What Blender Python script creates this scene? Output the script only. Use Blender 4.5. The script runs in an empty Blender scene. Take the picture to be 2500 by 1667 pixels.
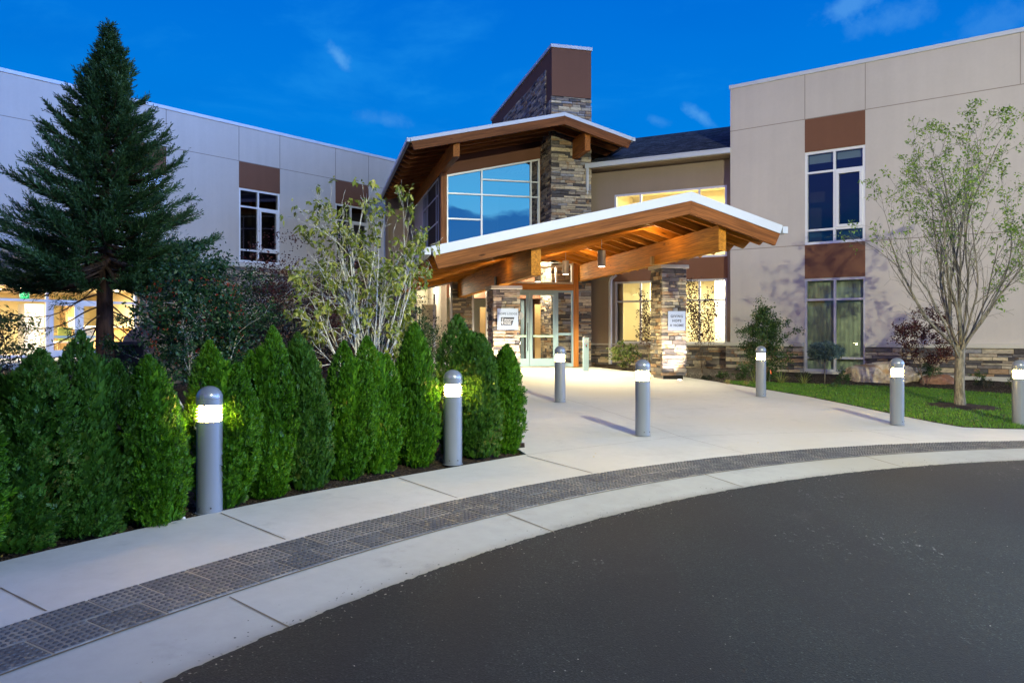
import bpy, math, random
import numpy as np
from mathutils import Vector, Matrix

# ------------------------------------------------------------------ camera, sky, street light, exposure
FPX, CX, HY, EYE = 1850.0, 1250.0, 815.0, 1.70        # focal length and eye level in the 2500-px photograph
SC = bpy.context.scene
COL = SC.collection
cam = bpy.data.cameras.new('camera')
cam.sensor_width = 36.0
cam.lens = 36.0 * FPX / 2500.0
cam.shift_y = (HY - 833.5) / 2500.0
cam.clip_end = 6000
cam.clip_start = 0.05
camo = bpy.data.objects.new('camera', cam)
camo.location = (0, 0, EYE)
camo.rotation_euler = (math.radians(90), 0, 0)
COL.objects.link(camo)
SC.camera = camo
SC.view_settings.view_transform = 'Standard'
SC.view_settings.look = 'None'
SC.view_settings.exposure = 0.0
SC.view_settings.gamma = 1.0
SC.cycles.use_denoising = True
SC.cycles.max_bounces = 7
SC.cycles.diffuse_bounces = 3
SC.cycles.glossy_bounces = 3
SC.cycles.transmission_bounces = 4
SC.cycles.transparent_max_bounces = 12
SC.cycles.sample_clamp_indirect = 6.0
SC.cycles.caustics_reflective = False
SC.cycles.caustics_refractive = False


class NT:
    """small helper to write node trees"""
    def __init__(s, nt):
        s.t = nt; s.n = nt.nodes; s.l = nt.links
    def node(s, typ, ins=None, **kw):
        nd = s.n.new(typ)
        for k, v in kw.items(): setattr(nd, k, v)
        for k, v in (ins or {}).items():
            sock = nd.inputs[k]
            if hasattr(v, 'is_linked') or isinstance(v, bpy.types.NodeSocket): s.l.new(v, sock)
            else: sock.default_value = v
        return nd
    def m(s, op, a, b=None, c=None, clamp=False):
        ins = {0: a}
        if b is not None: ins[1] = b
        if c is not None: ins[2] = c
        nd = s.node('ShaderNodeMath', ins, operation=op); nd.use_clamp = clamp
        return nd.outputs[0]
    def vm(s, op, a, b=None):
        ins = {0: a}
        if b is not None: ins[1] = b
        nd = s.node('ShaderNodeVectorMath', ins, operation=op)
        return nd.outputs['Value'] if op in ('DOT_PRODUCT', 'LENGTH') else nd.outputs[0]
    def mix(s, f, a, b, typ='MIX'):
        nd = s.n.new('ShaderNodeMix'); nd.data_type = 'RGBA'; nd.blend_type = typ
        for k, v in ((0, f), (6, a), (7, b)):
            if isinstance(v, bpy.types.NodeSocket): s.l.new(v, nd.inputs[k])
            else: nd.inputs[k].default_value = v if k == 0 else (*v[:3], 1.0)
        return nd.outputs[2]
    def ramp(s, f, stops, interp='LINEAR'):
        nd = s.n.new('ShaderNodeValToRGB'); nd.color_ramp.interpolation = interp
        el = nd.color_ramp.elements
        while len(el) > 1: el.remove(el[-1])
        for i, (p, c) in enumerate(stops):
            e = el[0] if i == 0 else el.new(p)
            e.position = p
            e.color = (*c[:3], 1.0) if hasattr(c, '__len__') else (c, c, c, 1.0)
        s.l.new(f, nd.inputs[0])
        return nd.outputs[0]
    def smooth(s, x, e0, e1):
        nd = s.node('ShaderNodeMapRange', {0: x, 1: e0, 2: e1, 3: 0.0, 4: 1.0}, interpolation_type='SMOOTHSTEP')
        return nd.outputs[0]


# ---- dusk sky: deep blue ahead, paler afterglow behind the camera, a low cloud bank there, small wisps ahead
world = bpy.data.worlds.new('World'); SC.world = world; world.use_nodes = True
w = NT(world.node_tree); w.n.clear()
gen = w.node('ShaderNodeTexCoord').outputs['Generated']
sep = w.node('ShaderNodeSeparateXYZ', {0: gen})
dx, dy, dz = sep.outputs
up = w.m('MAXIMUM', dz, 0.0)
front = w.ramp(up, [(0.0, (0.010, 0.37, 0.88)), (0.16, (0.0, 0.245, 0.79)), (0.42, (0.0, 0.155, 0.70)), (0.62, (0.012, 0.06, 0.26)), (1.0, (0.012, 0.04, 0.17))])
back = w.ramp(up, [(0.0, (0.30, 0.80, 1.15)), (0.18, (0.10, 0.54, 1.04)), (0.40, (0.10, 0.36, 0.80)), (0.62, (0.05, 0.08, 0.26)), (1.0, (0.012, 0.04, 0.17))])
dim = w.ramp(up, [(0.0, (0.20, 0.15, 0.42)), (0.12, (0.07, 0.14, 0.50)), (0.28, (0.07, 0.15, 0.80)), (0.45, (0.85, 0.40, 2.1)), (0.62, (0.012, 0.05, 0.22)), (1.0, (0.012, 0.04, 0.17))])  # its violet band, out of view, is added to tint the right wing
glow = w.ramp(up, [(0.0, (4.6, 7.6, 17.0)), (0.24, (4.2, 7.4, 16.5)), (0.42, (0.6, 1.1, 2.6)), (1.0, (0.012, 0.04, 0.17))])  # bright blue zone out of view at right, added to light the left wing
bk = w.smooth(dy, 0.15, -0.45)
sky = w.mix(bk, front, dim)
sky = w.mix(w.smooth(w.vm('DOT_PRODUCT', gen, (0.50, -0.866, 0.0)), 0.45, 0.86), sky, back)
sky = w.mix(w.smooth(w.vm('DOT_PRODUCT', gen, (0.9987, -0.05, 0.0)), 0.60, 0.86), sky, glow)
# low cloud bank in the afterglow
nv = w.node('ShaderNodeMapping', {0: gen, 'Scale': (5.0, 5.0, 14.0)}).outputs[0]
nz = w.node('ShaderNodeTexNoise', {'Vector': nv, 'Scale': 1.6, 'Detail': 5.0, 'Roughness': 0.55}).outputs[0]
bank_h = w.m('ADD', 0.150, w.m('MULTIPLY', w.m('SUBTRACT', nz, 0.5), 0.10))
bank = w.m('SUBTRACT', 1.0, w.smooth(dz, w.m('SUBTRACT', bank_h, 0.006), w.m('ADD', bank_h, 0.012)))
bank = w.m('MULTIPLY', bank, w.smooth(dy, 0.0, -0.5))
sky = w.mix(w.m('MULTIPLY', bank, 0.88), sky, (0.012, 0.13, 0.48))
sky = w.mix(w.m('MULTIPLY', w.m('MULTIPLY', w.m('SUBTRACT', 1.0, w.smooth(w.m('ABSOLUTE', w.m('SUBTRACT', dz, w.m('SUBTRACT', bank_h, 0.035))), 0.003, 0.012)), w.smooth(nz, .45, .6)), w.smooth(dy, 0.0, -0.5)), sky, (0.10, 0.5, 0.95))
# wisps
nv2 = w.node('ShaderNodeMapping', {0: gen, 'Scale': (2.0, 2.0, 5.5), 'Rotation': (0.0, 0.35, 0.2)}).outputs[0]
n2 = w.node('ShaderNodeTexNoise', {'Vector': nv2, 'Scale': 2.4, 'Detail': 6.0, 'Roughness': 0.6, 'Distortion': 0.35}).outputs[0]
broad = w.smooth(n2, 0.50, 0.80)
sky = w.mix(w.m('MULTIPLY', broad, 0.28), sky, (0.03, 0.40, 0.95))
n4 = w.node('ShaderNodeTexNoise', {'Vector': nv2, 'Scale': 1.3, 'Detail': 3.0}).outputs[0]
sky = w.mix(w.m('MULTIPLY', w.smooth(n4, 0.45, 0.70), 0.30), sky, (0.0, 0.13, 0.62))
def wisp(px, py, rx, ry, tilt, amt, colr=(0.14, 0.45, 0.90)):
    """one small cloud at a fixed direction of the sky"""
    global sky
    d = Vector(((px - CX) / FPX, 1, (HY - py) / FPX)).normalized()
    ex = Vector((d.y, -d.x, 0)).normalized(); ez = ex.cross(d)
    u = ex * math.cos(tilt) + ez * math.sin(tilt); v = -ex * math.sin(tilt) + ez * math.cos(tilt)
    rel = w.vm('SUBTRACT', gen, tuple(d))
    a = w.m('DIVIDE', w.vm('DOT_PRODUCT', rel, tuple(u)), rx); b = w.m('DIVIDE', w.vm('DOT_PRODUCT', rel, tuple(v)), ry)
    r = w.m('SQRT', w.m('ADD', w.m('POWER', w.m('ABSOLUTE', a), 2.0), w.m('POWER', w.m('ABSOLUTE', b), 2.0)))
    n3 = w.node('ShaderNodeTexNoise', {'Vector': gen, 'Scale': 26.0, 'Detail': 6.0, 'Roughness': 0.65}).outputs[0]
    r = w.m('ADD', r, w.m('MULTIPLY', w.m('SUBTRACT', n3, 0.5), 2.4))
    sky = w.mix(w.m('MULTIPLY', w.m('SUBTRACT', 1.0, w.smooth(r, 0.0, 1.1)), amt), sky, colr)
wisp(826, 137, .020, .011, -0.85, .55)
wisp(940, 292, .035, .012, -0.1, .25)
wisp(1712, 285, .030, .009, -0.65, .5)
wisp(1605, 296, .020, .008, -0.3, .22)
wisp(2075, 15, .045, .016, 0.3, .42)
wisp(2180, 45, .060, .02, 0.15, .25)
wisp(2440, 60, .05, .03, 0.1, .2)
SKY_GAIN = 1.0
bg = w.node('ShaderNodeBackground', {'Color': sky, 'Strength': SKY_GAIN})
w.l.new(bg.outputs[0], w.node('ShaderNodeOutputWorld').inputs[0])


def lamp(name, kind, loc, energy, color, parent=None, target=None, **kw):
    ld = bpy.data.lights.new(name, kind); ld.energy = energy; ld.color = color
    for k, v in kw.items(): setattr(ld, k, v)
    o = bpy.data.objects.new(name, ld); COL.objects.link(o)
    if target is not None:
        o.rotation_euler = (Vector(target) - Vector(loc)).to_track_quat('-Z', 'Y').to_euler()
    if parent: o.parent = parent; loc = Vector(loc) - parent.location
    o.location = loc
    return o

# the car-park lamp behind the camera: it throws every long shadow in the picture
LAMP = Vector((6.7, -4.3, 9.1))
LAMP_POWER = 850
street = lamp('street_lamp_light', 'AREA', LAMP, LAMP_POWER, (1.0, 0.99, 0.76), target=LAMP + Vector((-0.05, 0.42, -1.0)), shape='SQUARE', size=0.30)

# the forward-throwing optic in the same lamp head
street2 = lamp('street_or_fill_beam', 'SPOT', LAMP, 25500, (1.0, 0.985, 0.64), target=(9.0, 24.0, -3.4), spot_size=math.radians(102), spot_blend=0.9, shadow_soft_size=0.13)
# two unseen lamps added left and right behind the camera to fill the shadows
FILL = ((Vector((-19.0, -9.0, 9.1)), 3000, (-2.0, 24.0, 1.0)), (Vector((24.0, -3.0, 9.1)), 3000, (2.0, 22.0, 1.0)))
fill_lamps = [lamp('street_or_fill_beam', 'SPOT', p_, e_, (1.0, 0.84, 0.90), target=t_, spot_size=math.radians(110), spot_blend=0.8, shadow_soft_size=0.6) for p_, e_, t_ in FILL]

# ------------------------------------------------------------------ geometry helpers
RNG = random.Random(7)
NR = np.random.default_rng(11)

def at(px, py, Y): return Vector(((px - CX) / FPX * Y, Y, EYE + (HY - py) / FPX * Y))
def gz(x, y):
    return 0.03 * max(-40.0, min(y, 19.0)) - 0.016 * max(-14.0, min(14.0, x))
def G(px, py):
    Y = 8.0
    for _ in range(70):
        X = (px - CX) / FPX * Y
        Y = .5 * Y + .5 * (EYE - gz(X, Y)) * FPX / (py - HY)
    return ((px - CX) / FPX * Y, Y)
def D(px, py): return px * 1.0629, py * 1.0629

class Fr:
    """a wall's own frame: a along the wall (to the right), b into the building, z up"""
    def __init__(s, ox, oy, ax, ay):
        l = math.hypot(ax, ay); s.o = (ox, oy); s.a = (ax / l, ay / l); s.b = (-ay / l, ax / l)
    def P(s, a, b, z):
        return (s.o[0] + a * s.a[0] + b * s.b[0], s.o[1] + a * s.a[1] + b * s.b[1], z)
    def hit(s, px, py, b=0.0):
        dxx = (px - CX) / FPX
        t = (b + s.o[0] * s.b[0] + s.o[1] * s.b[1]) / (dxx * s.b[0] + s.b[1])
        x, y = dxx * t, t
        return ((x - s.o[0]) * s.a[0] + (y - s.o[1]) * s.a[1], EYE + (HY - py) / FPX * t)
    def ha(s, px, b=0.0): return s.hit(px, 800, b)[0]
    def g(s, a, b):
        p = s.P(a, b, 0); return gz(p[0], p[1])
WF = Fr(0, 0, 1, 0)

def place(o, parent):
    COL.objects.link(o)
    if parent is not None:
        o.parent = parent
    return o

def chain(parent):
    v = Vector((0, 0, 0))
    while parent is not None:
        v += parent.location; parent = parent.parent
    return v

class MB:
    def __init__(s): s.v = []; s.f = []; s.m = []
    def add(s, vs, fs, m=0):
        k = len(s.v); s.v.extend(tuple(p) for p in vs)
        s.f.extend(tuple(i + k for i in f) for f in fs); s.m.extend([m] * len(fs)); return s
    def quad(s, a, b, c, d, m=0): return s.add([a, b, c, d], [(0, 1, 2, 3)], m)
    def box(s, fr, a0, a1, b0, b1, z0, z1, m=0):
        if a1 < a0: a0, a1 = a1, a0
        if b1 < b0: b0, b1 = b1, b0
        if z1 < z0: z0, z1 = z1, z0
        vs = [fr.P(a, b, z) for z in (z0, z1) for a, b in ((a0, b0), (a1, b0), (a1, b1), (a0, b1))]
        return s.add(vs, [(3, 2, 1, 0), (4, 5, 6, 7), (0, 1, 5, 4), (1, 2, 6, 5), (2, 3, 7, 6), (3, 0, 4, 7)], m)
    def stone(s, fr, a0, a1, b0, b1, z0, z1, r, m=0):
        """a stone with a slightly inset, uneven front face; b0 is the front"""
        e = .006
        j = lambda k=.006: r.uniform(-k, k)
        vs = [fr.P(a0, b1, z0), fr.P(a1, b1, z0), fr.P(a1, b1, z1), fr.P(a0, b1, z1),
              fr.P(a0, b0 + .01, z0), fr.P(a1, b0 + .01, z0), fr.P(a1, b0 + .01, z1), fr.P(a0, b0 + .01, z1),
              fr.P(a0 + e + abs(j()), b0 + j(), z0 + e + abs(j(.004))), fr.P(a1 - e - abs(j()), b0 + j(), z0 + e + abs(j(.004))),
              fr.P(a1 - e - abs(j()), b0 + j(), z1 - e - abs(j(.005))), fr.P(a0 + e + abs(j()), b0 + j(), z1 - e - abs(j(.005)))]
        fs = [(8, 9, 10, 11), (4, 5, 9, 8), (5, 6, 10, 9), (6, 7, 11, 10), (7, 4, 8, 11), (0, 1, 5, 4), (1, 2, 6, 5), (2, 3, 7, 6), (3, 0, 4, 7)]
        return s.add(vs, fs, m)
    def prism(s, fr, poly, b0, b1, m=0):
        """polygon in (a, z), counter-clockwise seen from the front, pushed from b0 to b1"""
        n = len(poly)
        vs = [fr.P(a, b0, z) for a, z in poly] + [fr.P(a, b1, z) for a, z in poly]
        fs = [tuple(range(n)), tuple(range(2 * n - 1, n - 1, -1))] + [(i, i + n, (i + 1) % n + n, (i + 1) % n) for i in range(n)]
        return s.add(vs, fs, m)
    def hprism(s, fr, poly, z0, z1, m=0):
        n = len(poly)
        vs = [fr.P(a, b, z0) for a, b in poly] + [fr.P(a, b, z1) for a, b in poly]
        fs = [tuple(range(n - 1, -1, -1)), tuple(range(n, 2 * n))] + [(i, (i + 1) % n, (i + 1) % n + n, i + n) for i in range(n)]
        return s.add(vs, fs, m)
    def tube(s, pts, rad, n=6, m=0, caps=True):
        pts = [Vector(p) for p in pts]
        if not hasattr(rad, '__len__'): rad = [rad] * len(pts)
        d = (pts[-1] - pts[0])
        ref = Vector((0, 0, 1)) if abs(d.normalized().z) < .9 else Vector((1, 0, 0))
        vs = []
        for i, p in enumerate(pts):
            t = (pts[min(i + 1, len(pts) - 1)] - pts[max(i - 1, 0)]).normalized()
            u = t.cross(ref).normalized(); v = t.cross(u)
            for k in range(n):
                an = 2 * math.pi * k / n
                vs.append(p + (u * math.cos(an) + v * math.sin(an)) * rad[i])
        fs = []
        for i in range(len(pts) - 1):
            for k in range(n):
                fs.append((i * n + k, (i + 1) * n + k, (i + 1) * n + (k + 1) % n, i * n + (k + 1) % n))
        if caps:
            fs.append(tuple(range(n))); fs.append(tuple(reversed(range((len(pts) - 1) * n, len(pts) * n))))
        return s.add(vs, fs, m)
    def lathe(s, c, prof, n=24, m=0):
        vs = []
        for r, z in prof:
            for k in range(n):
                an = 2 * math.pi * k / n
                vs.append((c[0] + r * math.cos(an), c[1] + r * math.sin(an), c[2] + z))
        fs = []
        for i in range(len(prof) - 1):
            for k in range(n):
                fs.append((i * n + k, i * n + (k + 1) % n, (i + 1) * n + (k + 1) % n, (i + 1) * n + k))
        fs.append(tuple(reversed(range(n)))); fs.append(tuple(range((len(prof) - 1) * n, len(prof) * n)))
        return s.add(vs, fs, m)
    def build(s, name, mats, parent=None, smooth=False, bevel=0.0, origin=None, fixn=True):
        me = bpy.data.meshes.new(name)
        off = chain(parent) if parent is not None else Vector(origin or (0, 0, 0))
        me.from_pydata([(x - off.x, y - off.y, z - off.z) for x, y, z in s.v], [], s.f)
        if not isinstance(mats, (list, tuple)): mats = [mats]
        for mt in mats: me.materials.append(mt)
        if len(mats) > 1: me.polygons.foreach_set('material_index', s.m)
        if smooth: me.polygons.foreach_set('use_smooth', [True] * len(me.polygons))
        me.update()
        if fixn and len(s.f) < 60000:
            import bmesh
            bm = bmesh.new(); bm.from_mesh(me); bmesh.ops.recalc_face_normals(bm, faces=bm.faces); bm.to_mesh(me); bm.free()
        o = bpy.data.objects.new(name, me); place(o, parent)
        if parent is None: o.location = off
        if bevel:
            bv = o.modifiers.new('edge', 'BEVEL'); bv.width = bevel; bv.segments = 2; bv.limit_method = 'ANGLE'
        if smooth == 'auto':
            me.polygons.foreach_set('use_smooth', [True] * len(me.polygons))
            try: me.set_sharp_from_angle(angle=math.radians(35))
            except Exception: pass
        return o

def tag(o, label=None, cat=None, group=None, kind=None):
    if label: o['label'] = label
    if cat: o['category'] = cat
    if group: o['group'] = group
    if kind: o['kind'] = kind
    return o
def empty(name, loc, label=None, cat=None, group=None, rz=0.0):
    o = bpy.data.objects.new(name, None); COL.objects.link(o)
    o.location = loc; o.rotation_euler = (0, 0, rz); o.empty_display_size = .1
    return tag(o, label, cat, group)
def copy_tree(o, loc, rz=0.0, sc=1.0, parent=None, label=None):
    c = o.copy(); COL.objects.link(c)
    if parent is None:
        c.location = loc; c.rotation_euler = (0, 0, rz); c.scale = sc if hasattr(sc, '__len__') else (sc, sc, sc)
    else: c.parent = parent
    if label: c['label'] = label
    for ch in [x for x in bpy.data.objects if x.parent == o]:
        copy_tree(ch, None, parent=c)
    return c

def qmesh(name, V, mat, parent=None, origin=None):
    """V: (N,4,3) array of loose quads -> one mesh"""
    V = np.asarray(V, dtype=np.float32)
    off = chain(parent) if parent is not None else Vector(origin or (0, 0, 0))
    V = V - np.array(off, dtype=np.float32)
    n = V.shape[0]; k = V.shape[1]
    me = bpy.data.meshes.new(name)
    me.vertices.add(n * k); me.vertices.foreach_set('co', V.reshape(-1))
    me.loops.add(n * k); me.loops.foreach_set('vertex_index', np.arange(n * k, dtype=np.int32))
    me.polygons.add(n); me.polygons.foreach_set('loop_start', np.arange(0, n * k, k, dtype=np.int32))
    me.update(calc_edges=True); me.validate()
    me.materials.append(mat)
    o = bpy.data.objects.new(name, me); place(o, parent)
    if parent is None: o.location = off
    return o

def nrm(a): return a / (np.linalg.norm(a, axis=-1, keepdims=True) + 1e-9)
def leaves(P, Dv, L, W, S=None, droop=0.0, belly=.45):
    """diamond leaves: base P, direction Dv, length L, width W"""
    P = np.asarray(P, float); Dv = nrm(np.asarray(Dv, float)); n = len(P)
    L = np.broadcast_to(np.asarray(L, float), (n,))[:, None]; W = np.broadcast_to(np.asarray(W, float), (n,))[:, None]
    if S is None:
        S = NR.normal(size=(n, 3))
    S = nrm(np.cross(Dv, nrm(S)))
    tip = P + Dv * L; tip[:, 2] -= droop * L[:, 0]
    mid = P + Dv * L * belly
    return np.stack([P, mid + S * W * .5, tip, mid - S * W * .5], axis=1)
# ------------------------------------------------------------------ materials
def newmat(name):
    m = bpy.data.materials.new(name); m.use_nodes = True
    t = NT(m.node_tree); t.n.clear()
    return m, t
def out(t, shader, disp=None):
    o = t.node('ShaderNodeOutputMaterial'); t.l.new(shader, o.inputs[0])
def pos(t): return t.node('ShaderNodeNewGeometry').outputs['Position']
def island(t): return t.node('ShaderNodeNewGeometry').outputs['Random Per Island']
def noise(t, vec, sc, det=4.0, ro=.5, dist=0.0):
    return t.node('ShaderNodeTexNoise', {'Vector': vec, 'Scale': sc, 'Detail': det, 'Roughness': ro, 'Distortion': dist}).outputs[0]
def bump(t, h, st=.3, di=.01): return t.node('ShaderNodeBump', {'Height': h, 'Strength': st, 'Distance': di}).outputs[0]
def pbr(t, col, rough=.7, spec=.4, metal=0.0, normal=None, **kw):
    ins = {'Base Color': col if isinstance(col, bpy.types.NodeSocket) else (*col, 1), 'Roughness': rough, 'Specular IOR Level': spec, 'Metallic': metal}
    if normal is not None: ins['Normal'] = normal
    ins.update(kw)
    return t.node('ShaderNodeBsdfPrincipled', ins).outputs[0]

def plain(name, c, rough=.6, spec=.4, metal=0.0, var=.06, sc=6.0, bs=0.0):
    m, t = newmat(name); p = pos(t)
    n = noise(t, p, sc, 5)
    f = t.m('ADD', 1 - var, t.m('MULTIPLY', n, 2 * var))
    col = t.vm('MULTIPLY', (*c,), t.node('ShaderNodeCombineXYZ', {0: f, 1: f, 2: f}).outputs[0])
    nm = bump(t, noise(t, p, 180, 3), bs, .004) if bs else None
    out(t, pbr(t, col, rough, spec, metal, nm)); return m

def stucco(name, c):
    m, t = newmat(name); p = pos(t)
    n = noise(t, p, .55, 4, .55); n2 = noise(t, p, 14, 5, .6)
    f = t.m('ADD', .88, t.m('ADD', t.m('MULTIPLY', n, .16), t.m('MULTIPLY', n2, .08)))
    # faint vertical weather streaks
    sp = t.node('ShaderNodeMapping', {0: p, 'Scale': (2.2, 2.2, .12)}).outputs[0]
    f = t.m('MULTIPLY', f, t.m('ADD', .93, t.m('MULTIPLY', noise(t, sp, 1.7, 4), .14)))
    f = t.m('MULTIPLY', f, t.m('ADD', .97, t.m('MULTIPLY', noise(t, p, 3.2, 4), .06)))
    col = t.vm('MULTIPLY', c, t.node('ShaderNodeCombineXYZ', {0: f, 1: f, 2: f}).outputs[0])
    h = t.m('ADD', noise(t, p, 260, 3, .7), t.m('MULTIPLY', noise(t, p, 40, 3), .6))
    out(t, pbr(t, col, .88, .25, normal=bump(t, h, .35, .004))); return m

def stonemat(name, tones, gain=1.0):
    m, t = newmat(name); p = pos(t); r = island(t)
    k = len(tones)
    c = t.ramp(r, [(i / k, tuple(x * gain for x in tones[i])) for i in range(k)], 'CONSTANT')
    n = noise(t, t.node('ShaderNodeMapping', {0: p, 'Scale': (1, 1, 3.0)}).outputs[0], 9, 6, .65)
    c = t.mix(.75, c, t.ramp(n, [(.25, .35), (.5, .95), (.75, 1.55)]), 'MULTIPLY')
    c = t.mix(t.smooth(noise(t, p, 5, 4), .58, .75), c, (.26 * gain, .15 * gain, .075 * gain))
    h = t.m('ADD', noise(t, p, 28, 8, .65), t.m('MULTIPLY', noise(t, t.node('ShaderNodeMapping', {0: p, 'Scale': (1, 1, 4)}).outputs[0], 40, 4), .5))
    out(t, pbr(t, c, .85, .3, normal=bump(t, h, .8, .018))); return m

def wood(name, d, base=(.30, .125, .042), dark=(.10, .036, .012), rough=.55, ax=None):
    """boards with the grain along direction d"""
    m, t = newmat(name); p = pos(t)
    d = Vector(d).normalized(); e = d.cross(Vector((0, 0, 1)))
    if e.length < .1: e = Vector((1, 0, 0))
    e.normalize(); f = d.cross(e)
    u = t.vm('DOT_PRODUCT', p, tuple(d)); v = t.vm('DOT_PRODUCT', p, tuple(e)); ww = t.vm('DOT_PRODUCT', p, tuple(f))
    def cv(a, b, c): return t.node('ShaderNodeCombineXYZ', {0: t.m('MULTIPLY', u, a), 1: t.m('MULTIPLY', v, b), 2: t.m('MULTIPLY', ww, c)}).outputs[0]
    warp = noise(t, cv(1.3, 3, 3), 1.0, 3)
    g = noise(t, cv(1.1, 26, 26), 1.0, 5, .6, .6)
    g2 = noise(t, cv(.5, 3.5, 3.5), 1.0, 3)
    fine = noise(t, cv(5, 160, 160), 1.0, 2)
    c = t.mix(t.smooth(g, .34, .66), tuple(x * .62 for x in base), tuple(x * 1.18 for x in base))
    c = t.mix(t.m('MULTIPLY', t.smooth(g2, .5, .72), .45), c, dark)
    kn = t.node('ShaderNodeTexVoronoi', {'Vector': cv(1.5, 5.2, 5.2), 'Scale': 1.0, 'Randomness': 1.0}).outputs['Distance']
    c = t.mix(t.m('MULTIPLY', t.m('SUBTRACT', 1.0, t.smooth(kn, .05, .16)), .8), c, tuple(x * .45 for x in dark))
    c = t.mix(.35, c, t.ramp(fine, [(.3, .6), (.6, 1.15)]), 'MULTIPLY')
    out(t, pbr(t, c, rough, .12, normal=bump(t, t.m('ADD', g, t.m('MULTIPLY', fine, .5)), .35, .004))); return m

def concrete(name, c, warm=(1.0, .95, .86), amt=.16, slabs=(), edge=None):
    m, t = newmat(name); p = pos(t)
    sx = t.node('ShaderNodeSeparateXYZ', {0: p}); ang_ = t.m('ARCTAN2', t.m('ADD', sx.outputs[1], 3.0), t.m('SUBTRACT', sx.outputs[0], 9.2))
    tone = None
    for th, dl in slabs:
        q_ = t.m('MULTIPLY', t.m('GREATER_THAN', ang_, th), dl); tone = q_ if tone is None else t.m('ADD', tone, q_)
    n = noise(t, p, .7, 6, .6); n2 = noise(t, p, 7, 6, .65); n3 = noise(t, p, 120, 3, .7)
    f = t.m('ADD', 1 - amt * .9, t.m('ADD', t.m('MULTIPLY', n, amt), t.m('ADD', t.m('MULTIPLY', n2, amt * .6), t.m('MULTIPLY', n3, .08))))
    if tone is not None: f = t.m('ADD', f, tone)
    if edge is not None:      # grime gathered along a curved edge
        rd = t.vm('LENGTH', t.node('ShaderNodeCombineXYZ', {0: t.m('SUBTRACT', sx.outputs[0], edge[0]), 1: t.m('SUBTRACT', sx.outputs[1], edge[1]), 2: 0.0}).outputs[0])
        gd = t.m('SUBTRACT', 1.0, t.smooth(t.m('ABSOLUTE', t.m('SUBTRACT', rd, edge[2])), .0, .16))
        f = t.m('SUBTRACT', f, t.m('MULTIPLY', t.m('MULTIPLY', gd, noise(t, p, 5, 5, .7)), .55))
    col = t.vm('MULTIPLY', c, t.node('ShaderNodeCombineXYZ', {0: f, 1: f, 2: f}).outputs[0])
    col = t.mix(t.smooth(noise(t, p, .35, 3), .45, .7), col, tuple(a * b for a, b in zip(c, warm)))
    # broom marks, small stains and specks
    vo = t.node('ShaderNodeTexVoronoi', {'Vector': p, 'Scale': 5.0}).outputs['Distance']
    col = t.mix(t.m('MULTIPLY', t.m('SUBTRACT', 1.0, t.smooth(vo, .01, .03)), .75), col, tuple(x * .25 for x in c))
    st = t.smooth(noise(t, p, 1.9, 7, .7), .56, .72)
    col = t.mix(t.m('MULTIPLY', st, .38), col, tuple(x * .6 for x in c))
    br = t.node('ShaderNodeMapping', {0: p, 'Scale': (10, 240, 10), 'Rotation': (0, 0, .8)}).outputs[0]
    h = t.m('ADD', noise(t, p, 200, 4, .7), t.m('MULTIPLY', noise(t, br, 1.0, 2), .6))
    out(t, pbr(t, col, .8, .3, normal=bump(t, h, .3, .003))); return m

def asphaltmat():
    m, t = newmat('asphalt'); p = pos(t)
    n = noise(t, p, .5, 5, .6); vo = t.node('ShaderNodeTexVoronoi', {'Vector': p, 'Scale': 120.0})
    c = t.mix(t.smooth(n, .3, .7), (.012, .0150, .0145), (.019, .0225, .0215))
    c = t.mix(.7, c, t.ramp(vo.outputs['Color'], [(0.0, .2), (.5, .85), (.86, 1.7), (.955, 4.5)]), 'MULTIPLY')
    vo2 = t.node('ShaderNodeTexVoronoi', {'Vector': p, 'Scale': 22.0}).outputs['Distance']
    c = t.mix(t.m('MULTIPLY', t.m('SUBTRACT', 1.0, t.smooth(vo2, .03, .075)), t.smooth(noise(t, p, 1.3, 3), .45, .65)), c, (.22, .21, .20))
    # pale scuffs where lime water dried
    sc = t.m('MULTIPLY', t.smooth(noise(t, p, .55, 3), .54, .66), t.smooth(noise(t, t.node('ShaderNodeMapping', {0: p, 'Scale': (1, .45, 1), 'Rotation': (0, 0, .5)}).outputs[0], 21, 6, .8), .585, .65))
    c = t.mix(t.m('MULTIPLY', sc, .9), c, (.20, .20, .195))
    tr = noise(t, t.node('ShaderNodeMapping', {0: p, 'Scale': (.9, .10, 1), 'Rotation': (0, 0, -.75)}).outputs[0], 1.6, 3)
    c = t.mix(t.m('MULTIPLY', t.smooth(tr, .48, .62), .45), c, (.012, .0125, .013))
    dr = t.smooth(noise(t, p, 1.1, 5, .6), .60, .72)
    c = t.mix(t.m('MULTIPLY', dr, .35), c, (.045, .043, .038))
    h = t.m('ADD', t.m('MULTIPLY', vo.outputs['Distance'], 1.0), noise(t, p, 60, 5, .7))
    out(t, pbr(t, c, .78, .35, normal=bump(t, h, .35, .004))); return m

def soilmat():
    m, t = newmat('bark_mulch'); p = pos(t)
    vo = t.node('ShaderNodeTexVoronoi', {'Vector': t.node('ShaderNodeMapping', {0: p, 'Scale': (1, 1.8, 1)}).outputs[0], 'Scale': 42.0})
    c = t.ramp(vo.outputs['Color'], [(0.0, (.010, .007, .005)), (.45, (.030, .020, .012)), (.75, (.060, .040, .024)), (.95, (.13, .09, .055))])
    c = t.mix(.6, c, t.ramp(noise(t, p, 3, 5), [(.3, .5), (.7, 1.4)]), 'MULTIPLY')
    h = t.m('ADD', vo.outputs['Distance'], noise(t, p, 25, 6, .7))
    out(t, pbr(t, c, .9, .2, normal=bump(t, h, 1.0, .03))); return m

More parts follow.
